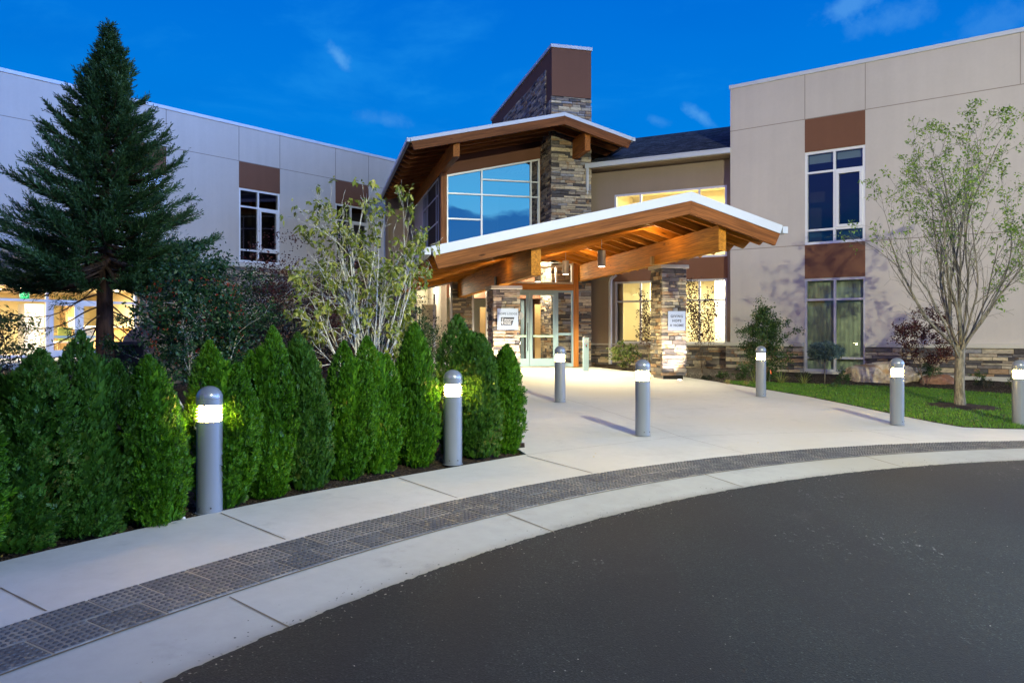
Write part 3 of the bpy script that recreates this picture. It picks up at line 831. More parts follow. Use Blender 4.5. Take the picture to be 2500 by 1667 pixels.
def window(parent, fr, a0, a1, z0, z1, b, vs=(), hs=(), glass='gi', frame='alu', fw=.055, dp=.11, z1r=None, sash=None, name='window', sub=None):
    """framed window; vs: [(a, zlo, zhi)], hs: [(z, a_lo, a_hi)]; z1r: height of the right end of a sloping head"""
    zr = z1 if z1r is None else z1r
    top = lambda a: z1 + (zr - z1) * (a - a0) / (a1 - a0)
    s = MB()
    s.prism(fr, [(a0, z0), (a0 + fw, z0), (a0 + fw, top(a0 + fw)), (a0, top(a0))], b, b + dp)
    s.prism(fr, [(a1 - fw, z0), (a1, z0), (a1, top(a1)), (a1 - fw, top(a1 - fw))], b, b + dp)
    s.box(fr, a0 + fw, a1 - fw, b + .002, b + dp - .002, z0, z0 + fw)
    s.prism(fr, [(a0 + fw, top(a0 + fw) - fw), (a1 - fw, top(a1 - fw) - fw), (a1 - fw, top(a1 - fw)), (a0 + fw, top(a0 + fw))], b + .002, b + dp - .002)
    for a, zl, zh in vs:
        zl = z0 + fw if zl is None else zl; zh2 = (top(a) - fw if zh is None else zh)
        s.box(fr, a - fw * .45, a + fw * .45, b + .004, b + dp - .004, zl, zh2)
    for z, al, ah in hs:
        al = a0 + fw if al is None else al; ah = a1 - fw if ah is None else ah
        s.box(fr, al, ah, b + .006, b + dp - .006, z - fw * .42, z + fw * .42)
    wn = s.build(name, M[frame], parent)
    g = MB(); gb = b + dp * .55
    g.prism(fr, [(a0 + fw * .5, z0 + fw * .5), (a1 - fw * .5, z0 + fw * .5), (a1 - fw * .5, top(a1) - fw * .5), (a0 + fw * .5, top(a0) - fw * .5)], gb, gb + .006)
    # single sheet of glass: keep only the front face
    g.f = g.f[:1]; g.m = g.m[:1]
    g.build('pane', M[glass], wn, fixn=False)
    if sash:
        p, q, u, v = sash; k = MB(); w2 = .085
        for x0, x1, y0, y1 in ((p, p + w2, u, v), (q - w2, q, u, v), (p + w2, q - w2, u, u + w2), (p + w2, q - w2, v - w2, v)):
            k.box(fr, x0, x1, b - .022, b + .05, y0, y1)
        for y in (u + .15, (u + v) / 2, v - .15): k.box(fr, q - .05, q - .015, b - .036, b - .022, y - .05, y + .05)
        k.build('sash', M['white'], wn, bevel=.004)
    return wn

def stonework(name, fr, a0, a1, z0, z1, bf, parent, ops=(), hr=(.055, .13), lr=(.14, .52), dj=.028, mat='stone', ends=True, seed=1, back=.06, zb=None):
    """courses of split ledge stones standing proud of a dark mortar bed"""
    r = random.Random(seed); s = MB()
    z = z0
    while z < z1 - .01:
        h = r.uniform(*hr)
        if z + h > z1 - hr[0] * .6: h = z1 - z
        a = a0 - (r.uniform(0, .03) if ends else 0)
        end = a1 + (r.uniform(0, .03) if ends else 0)
        while a < end - .01:
            l = r.uniform(*lr) * (1.5 if r.random() < .15 else 1)
            if a + l > end - lr[0] * .6: l = end - a
            segs = [(a, a + l)]
            for (p, q, u, v) in ops:
                if u < z + h * .5 < v:
                    ns = []
                    for x0, x1 in segs:
                        if x0 < p: ns.append((x0, min(x1, p)))
                        if x1 > q: ns.append((max(x0, q), x1))
                    segs = ns
            for x0, x1 in segs:
                if x1 - x0 < .02: continue
                if h > .085 and r.random() < .25 and x1 - x0 > .15:
                    hh = h * r.uniform(.4, .6)
                    s.stone(fr, x0, x1 - .008, bf - r.uniform(0, dj), bf + back, z, z + hh - .008, r)
                    s.stone(fr, x0, x1 - .008, bf - r.uniform(0, dj), bf + back, z + hh, z + h - .009, r)
                else:
                    s.stone(fr, x0, x1 - .009, bf - r.uniform(0, dj), bf + back, z, z + h - .009, r)
            a += l
        z += h
    o = s.build(name, M[mat], parent, fixn=False)
    # mortar bed behind
    k = MB(); As = [a0] + sorted(x for o_ in ops for x in o_[:2]) + [a1]
    wall_ops = [(p, q, max(u, z0), min(v, z1)) for p, q, u, v in ops]
    if not ops: k.box(fr, a0 + .01, a1 - .01, bf + .012, bf + back + .02, z0, z1 - .01)
    else:
        for i in range(0, len(As), 2): k.box(fr, As[i] + .005, As[i + 1] - .005, bf + .012, bf + back + .02, z0, z1 - .01)
    k.build('mortar', M['mortar'], o)
    return o

def room(name, fr, a0, a1, b0, b1, z0, z1, parent, wallm, floorm=None, ceilm=None):
    s = MB(); P = fr.P
    s.quad(P(a0, b1, z0), P(a1, b1, z0), P(a1, b1, z1), P(a0, b1, z1), 0)
    s.quad(P(a0, b0, z0), P(a0, b1, z0), P(a0, b1, z1), P(a0, b0, z1), 0)
    s.quad(P(a1, b1, z0), P(a1, b0, z0), P(a1, b0, z1), P(a1, b1, z1), 0)
    s.quad(P(a0, b0, z0), P(a1, b0, z0), P(a1, b1, z0), P(a0, b1, z0), 1)
    s.quad(P(a0, b0, z1), P(a0, b1, z1), P(a1, b1, z1), P(a1, b0, z1), 2)
    return s.build(name, [M[wallm], M[floorm or wallm], M[ceilm or wallm]], parent, fixn=False)

ZT = 9.78
# ================================================= right wing
rw = empty('right_wing', R.P(0, 0, R.g(0, 0)), 'two-storey tan stucco wing at the right with brown panels and a stacked stone base', 'building')
j1 = R.hit(1783, 321.5)[1]; jm = R.hit(1783, 611)[1]
wa0, wa1 = R.ha(1965), R.ha(2112.5)
w1t, w1b = R.hit(1964, 373.5)[1], R.hit(1965, 598.5)[1]
w2t, w2b = R.hit(1966, 680.5)[1], R.hit(1966, 906)[1]
zc = R.hit(1781, 835.2)[1]
RE = 14.0
wall('wall', R, 0, RE, .2, ZT - .12, 0, .3, [(wa0, wa1, w1b, w1t), (wa0, wa1, w2b, w2t)], M['tan'], rw)
s = MB(); s.box(R, 0, .3, .3, 9, .2, ZT - .12); s.build('side_wall', M['tan'], rw)
s = MB(); s.box(R, -.03, RE, -.04, .34, ZT - .118, ZT); s.box(R, -.03, .3, .34, 9, ZT - .118, ZT); s.build('coping', M['coping'], rw, bevel=.006)
s = MB()
jw = .012
for z in (j1, jm):
    for x0, x1 in ((0, wa0), (wa1, RE)): s.box(R, x0, x1, -.003, .01, z - jw, z + jw)
s.box(R, wa0, wa1, -.003, .01, j1 - jw, j1 + jw)
for a in (wa0, wa1): s.box(R, a - jw * .8, a + jw * .8, -.0035, .01, j1 + jw, ZT - .12)
s.box(R, R.ha(2490), R.ha(2490) + .02, -.0035, .01, j1 + jw, ZT - .12)
s.build('control_joint', M['joint'], rw)
for z0, z1 in ((w1t + .002, j1 - jw - .002), (w2t + .002, w1b - .002)):
    s = MB(); s.box(R, wa0, wa1, -.008, .02, z0, z1); s.build('brown_panel', M['brown'], rw)
ws = .12
wu = window(rw, R, wa0, wa1, w1b, w1t, .02, vs=[(R.ha(2036.5), None, None)], hs=[(R.hit(1968, 424)[1], None, None), (R.hit(1969, 563.5)[1], None, None)], glass='gd', frame='white', fw=.075,
            sash=(R.ha(2036.5) + .04, wa1 - .075, R.hit(1969, 563.5)[1] + .035, R.hit(1968, 424)[1] - .035))
wl = window(rw, R, wa0 - .02, wa1 + .02, w2b, w2t, .02, vs=[(R.ha(2037.6), None, None)], hs=[(R.hit(1970, 732.2)[1], None, None), (R.hit(1970, 872.5)[1], None, None)], glass='gi', frame='alu', fw=.075)
room('room_interior', R, wa0 - .8, wa1 + .8, .32, 3.6, w1b - .5, w1t + .3, wu, 'dint')
s = MB()
s.box(R, wa0 + .08, R.ha(2036) - .05, .2, .22, w1t - .34, w1t - .08); s.box(R, R.ha(2036) + .05, wa1 - .1, .2, .22, w1t - .30, w1t - .08)
s.build('blind', plain('blind_cloth', (.25, .32, .28), .9), wu)
cur = MB(); n = 90; pa = wa0 + .02; pz = [w2b + .05, w2t - .05]
for i in range(n):
    x0, x1 = pa + (wa1 - .08 - pa) * i / n, pa + (wa1 - .08 - pa) * (i + 1) / n
    d0, d1 = .24 + .008 * math.sin(i * .9) + .006 * math.sin(i * .31), .24 + .008 * math.sin((i + 1) * .9) + .006 * math.sin((i + 1) * .31)
    cur.quad(R.P(x0, d0, pz[0]), R.P(x1, d1, pz[0]), R.P(x1, d1, pz[1]), R.P(x0, d0, pz[1]))
cur.build('curtain', plain('green_curtain_cloth', (.33, .42, .27), .9, .1, var=.1), wl, smooth=True)
s = MB(); s.box(R, wa0 - .06, wa1 + .06, -.07, .12, w2b - .10, w2b - .003); s.build('sill', M['capstone'], wl)
fz = .62
for k, (x0, x1) in enumerate(((-.09, wa0 - .02), (wa1 + .02, RE))):
    stonework('stone_base', R, x0, x1, min(R.g(x0, 0), R.g(min(x1, 9), 0)) - .05 if k == 0 else R.hit(2298.5, 915.6)[1], zc - .12, -.10, rw, seed=20 + k, lr=(.18, .75) if k else (.15, .5), hr=(.06, .15))
    s = MB(); s.box(R, x0 - (.05 if k == 0 else 0), x1, -.16, -.002, zc - .118, zc); s.build('stone_cap', M['capstone'], rw, bevel=.008)
s = MB(); s.box(R, wa1 + .02, RE, -.115, 0, -.3, R.hit(2298.5, 915.6)[1]); s.box(R, wa0 - .02, wa1 + .02, -.06, 0, -.3, w2b - .102); s.build('foundation', M['found'], rw)

# ================================================= left wing
lw = empty('left_wing', L.P(0, 0, L.g(0, 0)), 'long two-storey wing at the left, pale stucco above a dark stone ground floor', 'building')
la0, la1 = L.ha(583.4), L.ha(683.3)
lb0, lb1 = L.ha(819), L.ha(899.7)
lj = L.hit(583, 392.8)[1]; ljz = lj
lt, lb = L.hit(584, 458)[1], L.hit(584, 638.5)[1]
step = lb0 - la0
lc0 = la0 - step * 1.02; lc1 = lc0 + (la1 - la0)
LE = 21.0; LS = -5.0
sf0, sf1 = -4.0, L.ha(338)          # storefront
SFT, SFB = 3.28, .96
zst = lb - .12                       # top of stone storey
wall('wall', L, LS, LE, zst, ZT - .12, 0, .3, [(la0, la1, lb, lt), (lb0, lb1, lb, lt), (lc0, lc1, lb, lt)], M['tan'], lw)
wall('lower_wall', L, LS, LE, .2, zst, .06, .3, [(sf0, sf1, SFB, SFT)], M['brown'], lw)
s = MB(); s.box(L, LS, LE, -.04, .34, ZT - .118, ZT); s.build('coping', M['coping'], lw, bevel=.006)
s = MB()
for x0, x1 in ((LS, LE),): s.box(L, x0, x1, -.003, .01, ljz - jw, ljz + jw)
for a in (la0, la1, lb0, lb1, lc0, lc1): s.box(L, a - jw, a + jw, -.0035, .01, ljz + jw, ZT - .12)
s.build('control_joint', M['joint'], lw)
for x0, x1, g in ((la0, la1, 'gd'), (lb0, lb1, 'gd'), (lc0, lc1, 'gi')):
    s = MB(); s.box(L, x0, x1, -.008, .02, lt + .002, ljz - jw - .002); s.build('brown_panel', M['brown'], lw)
    mid = x0 + (x1 - x0) * .47
    z1_, z2_ = lt - (lt - lb) * .245, lb + (lt - lb) * .165
    wn = window(lw, L, x0, x1, lb, lt, .02, vs=[(mid, None, None)], hs=[(z1_, None, None), (z2_, None, None)], glass=g, frame='white', fw=.075, sash=(mid + .04, x1 - .07, z2_ + .035, z1_ - .035))
    if g == 'gd': room('room_interior', L, x0 - .8, x1 + .8, .32, 3.4, lb - .4, lt + .3, wn, 'dint')
    else:
        room('room_interior', L, x0 - .6, x1 + .6, .32, 3.0, lb - .2, lt + .3, wn, 'creamb')
        lamp('room_light', 'POINT', L.P((x0 + x1) / 2, 1.4, lt - .4), 130, (1.0, .68, .34), parent=wn, shadow_soft_size=.15)
stonework('stone_storey', L, sf1, 19.5, .3, zst - .09, -.05, lw, seed=31, lr=(.2, .8), hr=(.08, .17), dj=.03)
stonework('stone_band', L, sf0 - .6, sf1, SFT + .22, zst - .09, -.05, lw, seed=32, lr=(.2, .8), hr=(.08, .16), dj=.03)
s = MB(); s.box(L, sf0 - .6, 19.5, -.12, .08, zst - .088, zst + .02); s.build('stone_cap', M['capstone'], lw, bevel=.008)
s = MB(); s.box(L, sf0 - .6, sf1, -.12, .06, SFT - .02, SFT + .218); s.build('storefront_head', M['brown'], lw)

# storefront glazing with a pair of doors
dA = [L.ha(v) for v in (-300, -160, -20, 112, 127, 188, 203, 262, 282, 338)]
sfr = window(lw, L, sf0, sf1, SFB, SFT, .08, vs=[(a, None, None) for a in (L.ha(-215), L.ha(-105), L.ha(118))], hs=[(L.hit(122, 734)[1], None, None)], glass='gi', frame='white', fw=.09, name='storefront')
zh = L.hit(122, 736)[1]
for k, (x0, x1) in enumerate(((L.ha(121), L.ha(194)), (L.ha(195), L.ha(268)))):
    d = MB(); w3 = .13
    for q in ((x0, x0 + w3, SFB + .01, zh), (x1 - w3, x1, SFB + .01, zh), (x0 + w3, x1 - w3, SFB + .01, SFB + .22), (x0 + w3, x1 - w3, zh - .12, zh)): d.box(L, q[0], q[1], .03, .078, q[2], q[3])
    do = d.build('glass_door', M['white'], sfr)
    h = MB(); h.box(L, x0 + w3, x1 - w3, .0, .028, L.hit(122, 822)[1] - .04, L.hit(122, 822)[1] + .03); h.build('push_bar', plain('pale_green_bar', (.45, .62, .58), .4), do)
room('dining_room', L, sf0, sf1 + 1.5, .31, 8.0, SFB, SFT + .05, lw, 'cream', 'floorwood', 'ceil')
cl = plain('warm_plaster', (.85, .78, .62), .8)
for a, b in ((-2.2, 1.5), (-.8, 1.3), (.9, 1.2), (2.3, 1.1), (3.9, 1.2), (-1.4, 3.4), (.2, 3.1), (1.6, 3.3), (3.2, 3.2), (-.4, 5.2), (1.4, 5.1), (2.9, 5.2), (4.6, 3.0)):
    s = MB(); c0 = L.P(a, b, SFT + .02); s.lathe(c0, [(.10, -.018), (.13, .0), (.13, .02)], 16)
    o = s.build('ceiling_downlight', emit('downlight_glow', (1.0, .80, .52), 9.0) if 'dl' not in M else M['dl'], lw); M['dl'] = o.data.materials[0]
for a in (-1.6, 1.0, 3.6):
    lamp('dining_room_light', 'AREA', L.P(a, 2.6, SFT - .05), 700, (1.0, .87, .60), parent=lw, size=1.6)
# furniture in the dining room
def din_table(a, b):
    z = SFB; t_ = empty('dining_table', L.P(a, b, z), None, 'table')
    s = MB(); s.box(L, a - .6, a + .6, b - .4, b + .4, z + .71, z + .75); s.build('table_top', M['lwood'], t_, bevel=.006)
    for x in (-.5, .5):
        for y in (-.3, .3): s = MB(); s.box(L, a + x - .035, a + x + .035, b + y - .035, b + y + .035, z, z + .708); s.build('leg', M['lwood'], t_)
    return t_
def din_chair(a, b, s_, lab):
    z = SFB; t_ = empty('dining_chair', L.P(a, b, z), lab, 'chair', 'chairs at the dining room tables')
    s = MB(); s.box(L, a - .22, a + .22, b - .22, b + .22, z + .43, z + .49); s.build('seat', M['creamb'], t_, bevel=.01)
    s = MB(); s.box(L, a - .21, a + .21, b + s_ * .20, b + s_ * .24, z + .495, z + .95); s.build('backrest', plain('lime_cloth', (.42, .50, .12), .9) if 'lime' not in M else M['lime'], t_, bevel=.01); M['lime'] = t_.children[-1].data.materials[0] if t_.children else M.get('lime')
    for x in (-.19, .19):
        for y in (-.19, .19): s = MB(); s.box(L, a + x - .02, a + x + .02, b + y - .02, b + y + .02, z, z + .428); s.build('leg', M['lwood'], t_)
    return t_
ta = L.ha(160, 1.9)
tag(din_table(ta, 1.9), 'wooden dining table behind the left leaf of the patio glass door')
din_chair(ta - .35, 1.2, -1, 'lime-backed chair nearest the patio door, at the left of the table')
din_chair(ta + .35, 1.2, -1, 'lime-backed chair at the right of the table behind the patio door')
s = MB(); ca0, ca1 = L.ha(214, 3.2), L.ha(344, 3.2)
bc = empty('bar_counter', L.P(ca0, 3.2, SFB), 'light wooden bar counter with a white top, right of the patio glass doors', 'counter')
s.box(L, ca0, ca1, 3.2, 3.9, SFB, SFB + .98); s.build('counter_front', M['lwood'], bc)
s = MB(); s.box(L, ca0 - .05, ca1 + .05, 3.12, 3.98, SFB + .982, SFB + 1.03); s.build('counter_top', M['creamb'], bc)
s = MB(); ha, hb_ = L.ha(160, 5.5), L.ha(186, 5.5)
cb = empty('wall_cabinet', L.P(ha, 5.5, SFB), 'tall wooden cabinet with oven, seen through the patio door', 'cabinet')
s.box(L, ha, hb_, 5.5, 6.1, SFB, SFB + 1.9); s.build('cabinet_body', M['lwood'], cb)
s = MB(); s.box(L, ha + .08, hb_ - .08, 5.47, 5.498, SFB + .9, SFB + 1.4); s.build('oven_front', M['steel'], cb)
pa_ = np.array([L.P((ha + hb_) / 2, 5.7, SFB + 1.98)]) + NR.normal(0, 1, (260, 3)) * [.22, .12, .10]
tag(qmesh('potted_foliage', leaves(pa_, NR.normal(0, 1, (260, 3)) + [0, 0, .6], .16, .03), M['dullgreen']), 'bushy dark plant on top of the tall cabinet inside', 'plant')
s = MB(); s.box(L, L.ha(60, 5), L.ha(108, 5), 5, 5.7, SFB, SFB + 1.85)
tag(s.build('refrigerator', M['steel']), 'steel refrigerator glinting behind the left glass of the dining room', 'fridge')
ex = empty('exit_sign', L.P(L.ha(60, .9), .9, 2.9), 'green lit EXIT sign hanging inside the left glazing', 'sign')
s = MB(); s.box(L, L.ha(50, .9), L.ha(72, .9), .9, .94, 2.93 - .10, 2.93 + .10); s.build('sign_box', emit('exit_green', (.02, .75, .20), 1.6), ex)
def text(body, fr, a, b, z, size, mat, parent, name='lettering', sp=1.0, ext=.003, font=None, bold=0.0, align='CENTER'):
    cu = bpy.data.curves.new(name, 'FONT'); cu.body = body; cu.size = size; cu.align_x = align; cu.align_y = 'CENTER'; cu.space_character = sp; cu.extrude = ext; cu.offset = bold; cu.resolution_u = 3
    cu.materials.append(mat)
    o = bpy.data.objects.new(name, cu); COL.objects.link(o)
    mx = Matrix(((fr.a[0], 0, -fr.b[0], 0), (fr.a[1], 0, -fr.b[1], 0), (0, 1, 0, 0), (0, 0, 0, 1)))
    p = Vector(fr.P(a, b, z))
    if parent: p -= chain(parent)
    me = bpy.data.meshes.new_from_object(o.evaluated_get(bpy.context.evaluated_depsgraph_get()))
    bpy.data.objects.remove(o)
    o = bpy.data.objects.new(name, me); COL.objects.link(o); o.parent = parent
    if not me.materials: me.materials.append(mat)
    o.matrix_basis = Matrix.Translation(p) @ mx
    return o
text('EXIT', L, L.ha(61, .9), .897, 2.93, .17, emit('exit_letter_white', (.7, 1.0, .8), 1.4), ex)
# patio slab
pt = [L.P(a, b, 0)[:2] for a, b in ((-5, .05), (sf1 + 2.2, .05), (sf1 + 2.4, -3.2), (1.5, -4.6), (-5, -4.0))]
s = MB(); nn = len(pt); zz = SFB - .02
s.add([(x, y, zz - .25) for x, y in pt] + [(x, y, zz) for x, y in pt], [tuple(range(nn, 2 * nn))] + [(i, (i + 1) % nn, (i + 1) % nn + nn, i + nn) for i in range(nn)])
tag(s.build('patio', M['conc']), kind='structure')

# ================================================= link building
kb = .70
lk = empty('link_building', K.P(-4, kb, K.g(-4, kb)), 'lit two-storey link with shingled roof between the entrance tower and the right wing', 'building')
ka = lambda px: K.ha(px, kb)
kz = lambda px, py: K.hit(px, py, kb)[1]
KL = ka(1425)
u0, u1, ut, ub = ka(1500), ka(1774.5), kz(1500, 476), kz(1773, 625.7)
v0, v1, vt, vb = ka(1501.5), ka(1774.5), kz(1501, 688.2), kz(1503, 838)
zg = K.hit(1432.2, 403.5, .1)[1]
wall('wall', K, KL, .35, .2, zg - .08, kb, kb + .3, [(u0, u1, ub, ut), (v0, v1, vb, vt)], M['taupe'], lk)
s = MB(); s.box(K, ka(1497), u1 + .03, kb - .008, kb + .02, vt + .003, ub - .003); s.build('brown_panel', M['brown'], lk)
m1, m2 = ka(1563), ka(1706.8)
k1 = window(lk, K, u0, u1, ub, ut, kb + .02, vs=[(m1, None, None), (m2, None, None)], hs=[(kz(1500, 585), None, None)], glass='gi', frame='alu', fw=.07)
k2 = window(lk, K, v0, v1, vb, vt, kb + .02, vs=[(m1, None, None), (m2, None, None), (ka(1635), None, None)], hs=[(kz(1500, 736.6), None, None)], glass='gi', frame='alu', fw=.07)
room('upper_room', K, u0 - .5, .3, kb + .31, 4.2, ub - .3, ut + .5, k1, 'cream', 'creamb', 'cream')
room('lower_room', K, v0 - .8, .3, kb + .31, 4.0, .62, vt + .35, k2, 'cream', 'floorwood', 'cream')
s = MB(); s.box(K, ka(1700) + .25, .28, 2.4, 2.5, .63, vt + .34); s.build('partition', M['creamb'], k2)
s = MB(); s.box(K, v0 - .6, ka(1560), 2.0, 2.1, .63, vt + .34); s.build('partition', M['cream'], k2)
s = MB(); hz = kz(1503, 832)
for x0, x1 in ((v0 + .05, ka(1534)), (ka(1548), ka(1600))):
    s.tube([K.P(x0, kb + .9, hz), K.P(x1, kb + .9, hz), K.P(x1 + .14, kb + .9, hz - .18)], .022, 6)
    for q in (x0 + .1, x1 - .05): s.tube([K.P(q, kb + .9, .63), K.P(q, kb + .9, hz)], .014, 6)
s.build('handrail', M['darkm'], k2)
s = MB(); s.box(K, v0 + .12, v0 + .32, 1.97, 1.998, 1.22, 1.36); s.build('wall_plate', M['coping'], k2)
KLa = lamp('link_lower_light', 'AREA', K.P((v0 + v1) / 2, kb + 1.2, vt + .2), 230, (1.0, .92, .62), parent=lk, size=1.2)
lamp('link_lower_light', 'AREA', K.P(ka(1735), kb + 1.0, vt + .2), 240, (1.0, .93, .72), parent=lk, size=.8)
lamp('link_upper_light', 'AREA', K.P((u0 + u1) / 2, kb + 1.7, ut + .35), 330, (1.0, .90, .58), parent=lk, size=1.6)
stonework('stone_base', K, ka(1443), .1, .3, vb - .06, kb - .06, lk, seed=41, lr=(.15, .55), hr=(.06, .14))
s = MB(); s.box(K, ka(1443), .1, kb - .12, kb - .001, vb - .058, vb - .004); s.build('sill', M['capstone'], lk)
# roof and gutter
gz1 = zg; gx0 = K.ha(1432, .1)
rz = K.hit(1782, 312, 5.0)[1]
s = MB(); s.prism(Fr(*K.P(gx0, .05, 0)[:2], K.b[0], K.b[1]), [(0, gz1 - .02), (5.0, rz), (5.0, rz + .06), (0, gz1 + .04)], 0, -(.45 - gx0))
s.build('roof', None or shinglemat('link_shingles', d=K.a), lk)
s = MB(); gxe = K.ha(1782.5, -.06); s.box(K, gx0, gxe, -.06, .06, gz1 - .14, gz1 + .02); s.box(K, gx0, gxe, -.075, .06, gz1 - .015, gz1 + .025); s.build('gutter', M['coping'], lk, bevel=.005)
s = MB(); s.box(K, gx0 + .03, .25, .062, kb, gz1 - .16, gz1 - .12); s.build('soffit', M['taupe'], lk)
s = MB(); x = gx0 + .02; s.tube([K.P(x + .06, -.02, gz1 - .12), K.P(x + .06, -.03, gz1 - .5), K.P(x, .12, gz1 - 1.1), K.P(x, .12, 3.6)], .05, 4); s.build('downspout', M['coping'], lk)
s = MB(); x = ka(1493); s.tube([K.P(ka(1507), kb - .12, kz(1507, 672)), K.P(ka(1495), kb - .12, kz(1494, 681)), K.P(x, kb - .12, kz(1493, 690)), K.P(x, kb - .12, .62)], .065, 4); s.build('downspout', M['white'], lk)

# ================================================= entrance tower
tw = empty('entrance_tower', T.P(0, 0, T.g(0, 0)), 'timber gabled entrance tower with big mirror window and tall stone fin wall', 'building')
FW = T.ha(1441.5); FT = T.hit(1350.5, 108.5)[1]; FB = 9.5
zfs = T.hit(1350, 234)[1]; zss = T.hit(1333.6, 170.5, .7)[1]
s = MB(); s.box(T, 0.0, FW, .07, FB, .3, FT - .12); s.build('fin_wall', M['brown'], tw)
s = MB(); s.box(T, -.02, FW + .02, -.02, .07, zfs, FT - .12); s.build('fin_front_panel', M['brown'], tw)
s = MB(); s.box(T, -.06, FW + .06, -.06, FB + .05, FT - .118, FT); s.build('coping', M['coping'], tw, bevel=.006)
stonework('stone_fin', T, -.02, FW + .02, .45, zfs - .005, 0, tw, seed=51, hr=(.065, .14), lr=(.16, .55))
TSf = Fr(*T.P(-.0, 0, 0)[:2], -T.b[0], -T.b[1])    # left face of the fin: a runs towards the camera
stonework('stone_fin', TSf, -1.35, -.02, .45, zfs - .1, -.02, tw, seed=52, hr=(.065, .14), lr=(.16, .55))
stonework('stone_fin', TSf, -FB + .6, -.72, 8.0, zss, -.02, tw, seed=53, hr=(.065, .14), lr=(.16, .55))

bw = 1.3
PL, PK_, PR = T.hit(1001.4, 337, -1.45), T.hit(1377.6, 275, -1.45), T.hit(1543, 336, -1.45)

def gable(root, fr, TL, PK, TR, b0, b1, mh, wh, rsp, rb0, woodm, raftm, deckm, shing, gut, rh=.20, tail=.14):
    """gable roof: metal edge, timber rake board, deck, shingles, rafters and gutters"""
    def nv(P0, P1):
        dx_, dz_ = P1[0] - P0[0], P1[1] - P0[1]; l = math.hypot(dx_, dz_); return dx_ / l, dz_ / l
    lx_, lz_ = nv(TL, PK); rx_, rz_ = nv(PK, TR)
    def off(h):
        l0 = (TL[0] + lz_ * h, TL[1] - lx_ * h); r0 = (TR[0] + rz_ * h, TR[1] - rx_ * h)
        # intersection below the ridge
        # line1: l0 + s*(lx,lz); line2: r0 - t*(rx,rz)
        det = lx_ * rz_ - lz_ * rx_
        dx_, dz_ = r0[0] - l0[0], r0[1] - l0[1]
        s_ = (dx_ * rz_ - dz_ * rx_) / det
        return l0, (l0[0] + lx_ * s_, l0[1] + lz_ * s_), r0
    A, B, D_ = off(0), off(mh), off(mh + wh)
    m_ = MB()
    for p, q in ((0, 1), (1, 2)):
        m_.prism(fr, [B[p], B[q], A[q], A[p]], b0 - .05, b0 + .03)
    # metal on the eaves is the gutter
    m_.build('metal_edge', M['coping'], root, bevel=.004)
    cut = .0
    for side, p, q, wm in ((0, 0, 1, woodm[0]), (1, 1, 2, woodm[1])):
        s = MB()
        poly = [D_[p], D_[q], B[q], B[p]]
        if side == 0: poly[0] = (D_[0][0] + .04, D_[0][1])
        else: poly[1] = (D_[2][0] - .04, D_[2][1])
        s.prism(fr, poly, b0 - .03, b0 + .06); s.build('rake_board', wm, root, bevel=.006)
    E1, E2 = off(.035), off(mh * .9)
    s = MB()
    for p, q in ((0, 1), (1, 2)): s.prism(fr, [E1[p], E1[q], A[q], A[p]], b0 + .032, b1)
    s.build('shingles', shing, root)
    s = MB()
    for p, q in ((0, 1), (1, 2)): s.prism(fr, [E2[p], E2[q], E1[q], E1[p]], b0 + .062, b1)
    s.build('roof_deck', deckm, root)
    top, bot = off(mh * .9), off(mh * .9 + rh)
    b = rb0
    while b < b1 - .1:
        for side, p, q in ((0, 0, 1), (1, 1, 2)):
            s = MB(); poly = [list(bot[p]), list(bot[q]), list(top[q]), list(top[p])]
            if side == 0: poly[0][0] += tail; poly[0][1] += tail * lz_ / lx_; 
            else: poly[1][0] -= tail; poly[1][1] -= tail * rz_ / rx_
            s.prism(fr, [tuple(v) for v in poly], b, b + .07); s.build('rafter', raftm[side], root)
        b += rsp
    for (px_, pz_), sg in ((A[0], -1), (A[2], 1)):
        s = MB(); gw, gh, dn = gut
        s.box(fr, px_, px_ + sg * gw, b0 - .045, b1, pz_ - gh - dn, pz_ - dn); s.build('gutter', M['coping'], root, bevel=.004)
    return off
slopeL = lambda fr, P0, P1: (fr.a[0] * (P1[0] - P0[0]), fr.a[1] * (P1[0] - P0[0]), P1[1] - P0[1])
tb1 = 9.2
tL, tR = slopeL(T, PL, PK_), slopeL(T, PK_, PR)
TW = dict(woodm=(wood('tower_rake_left', tL, **BROWN), wood('tower_rake_right', tR, **BROWN)),
          raftm=(wood('tower_rafter_left', tL, base=(.52, .20, .05), dark=(.19, .065, .018)), wood('tower_rafter_right', tR, base=(.52, .20, .05), dark=(.19, .065, .018))))
for t_ in (1,):
    offT = gable(tw, T, PL, PK_, PR, -1.45, tb1, .12, .27, .72, -1.1, TW['woodm'], TW['raftm'], wood('tower_deck', tL, base=(.13, .055, .022), dark=(.05, .02, .01)), shinglemat('tower_shingles', d=T.b), (.11, .13, .0), rh=.19)
under = offT(.12 * .9)
def roofz(a, P3=under):
    if a < P3[1][0]: return P3[0][1] + (P3[1][1] - P3[0][1]) * (a - P3[0][0]) / (P3[1][0] - P3[0][0])
    return P3[1][1] + (P3[2][1] - P3[1][1]) * (a - P3[1][0]) / (P3[2][0] - P3[1][0])
p0, p1 = T.ha(1074, 1.2), T.ha(1090.5, 1.2)
WB = W_b(T, 'tower_beam', base=(.38, .13, .025), dark=(.13, .04, .009))
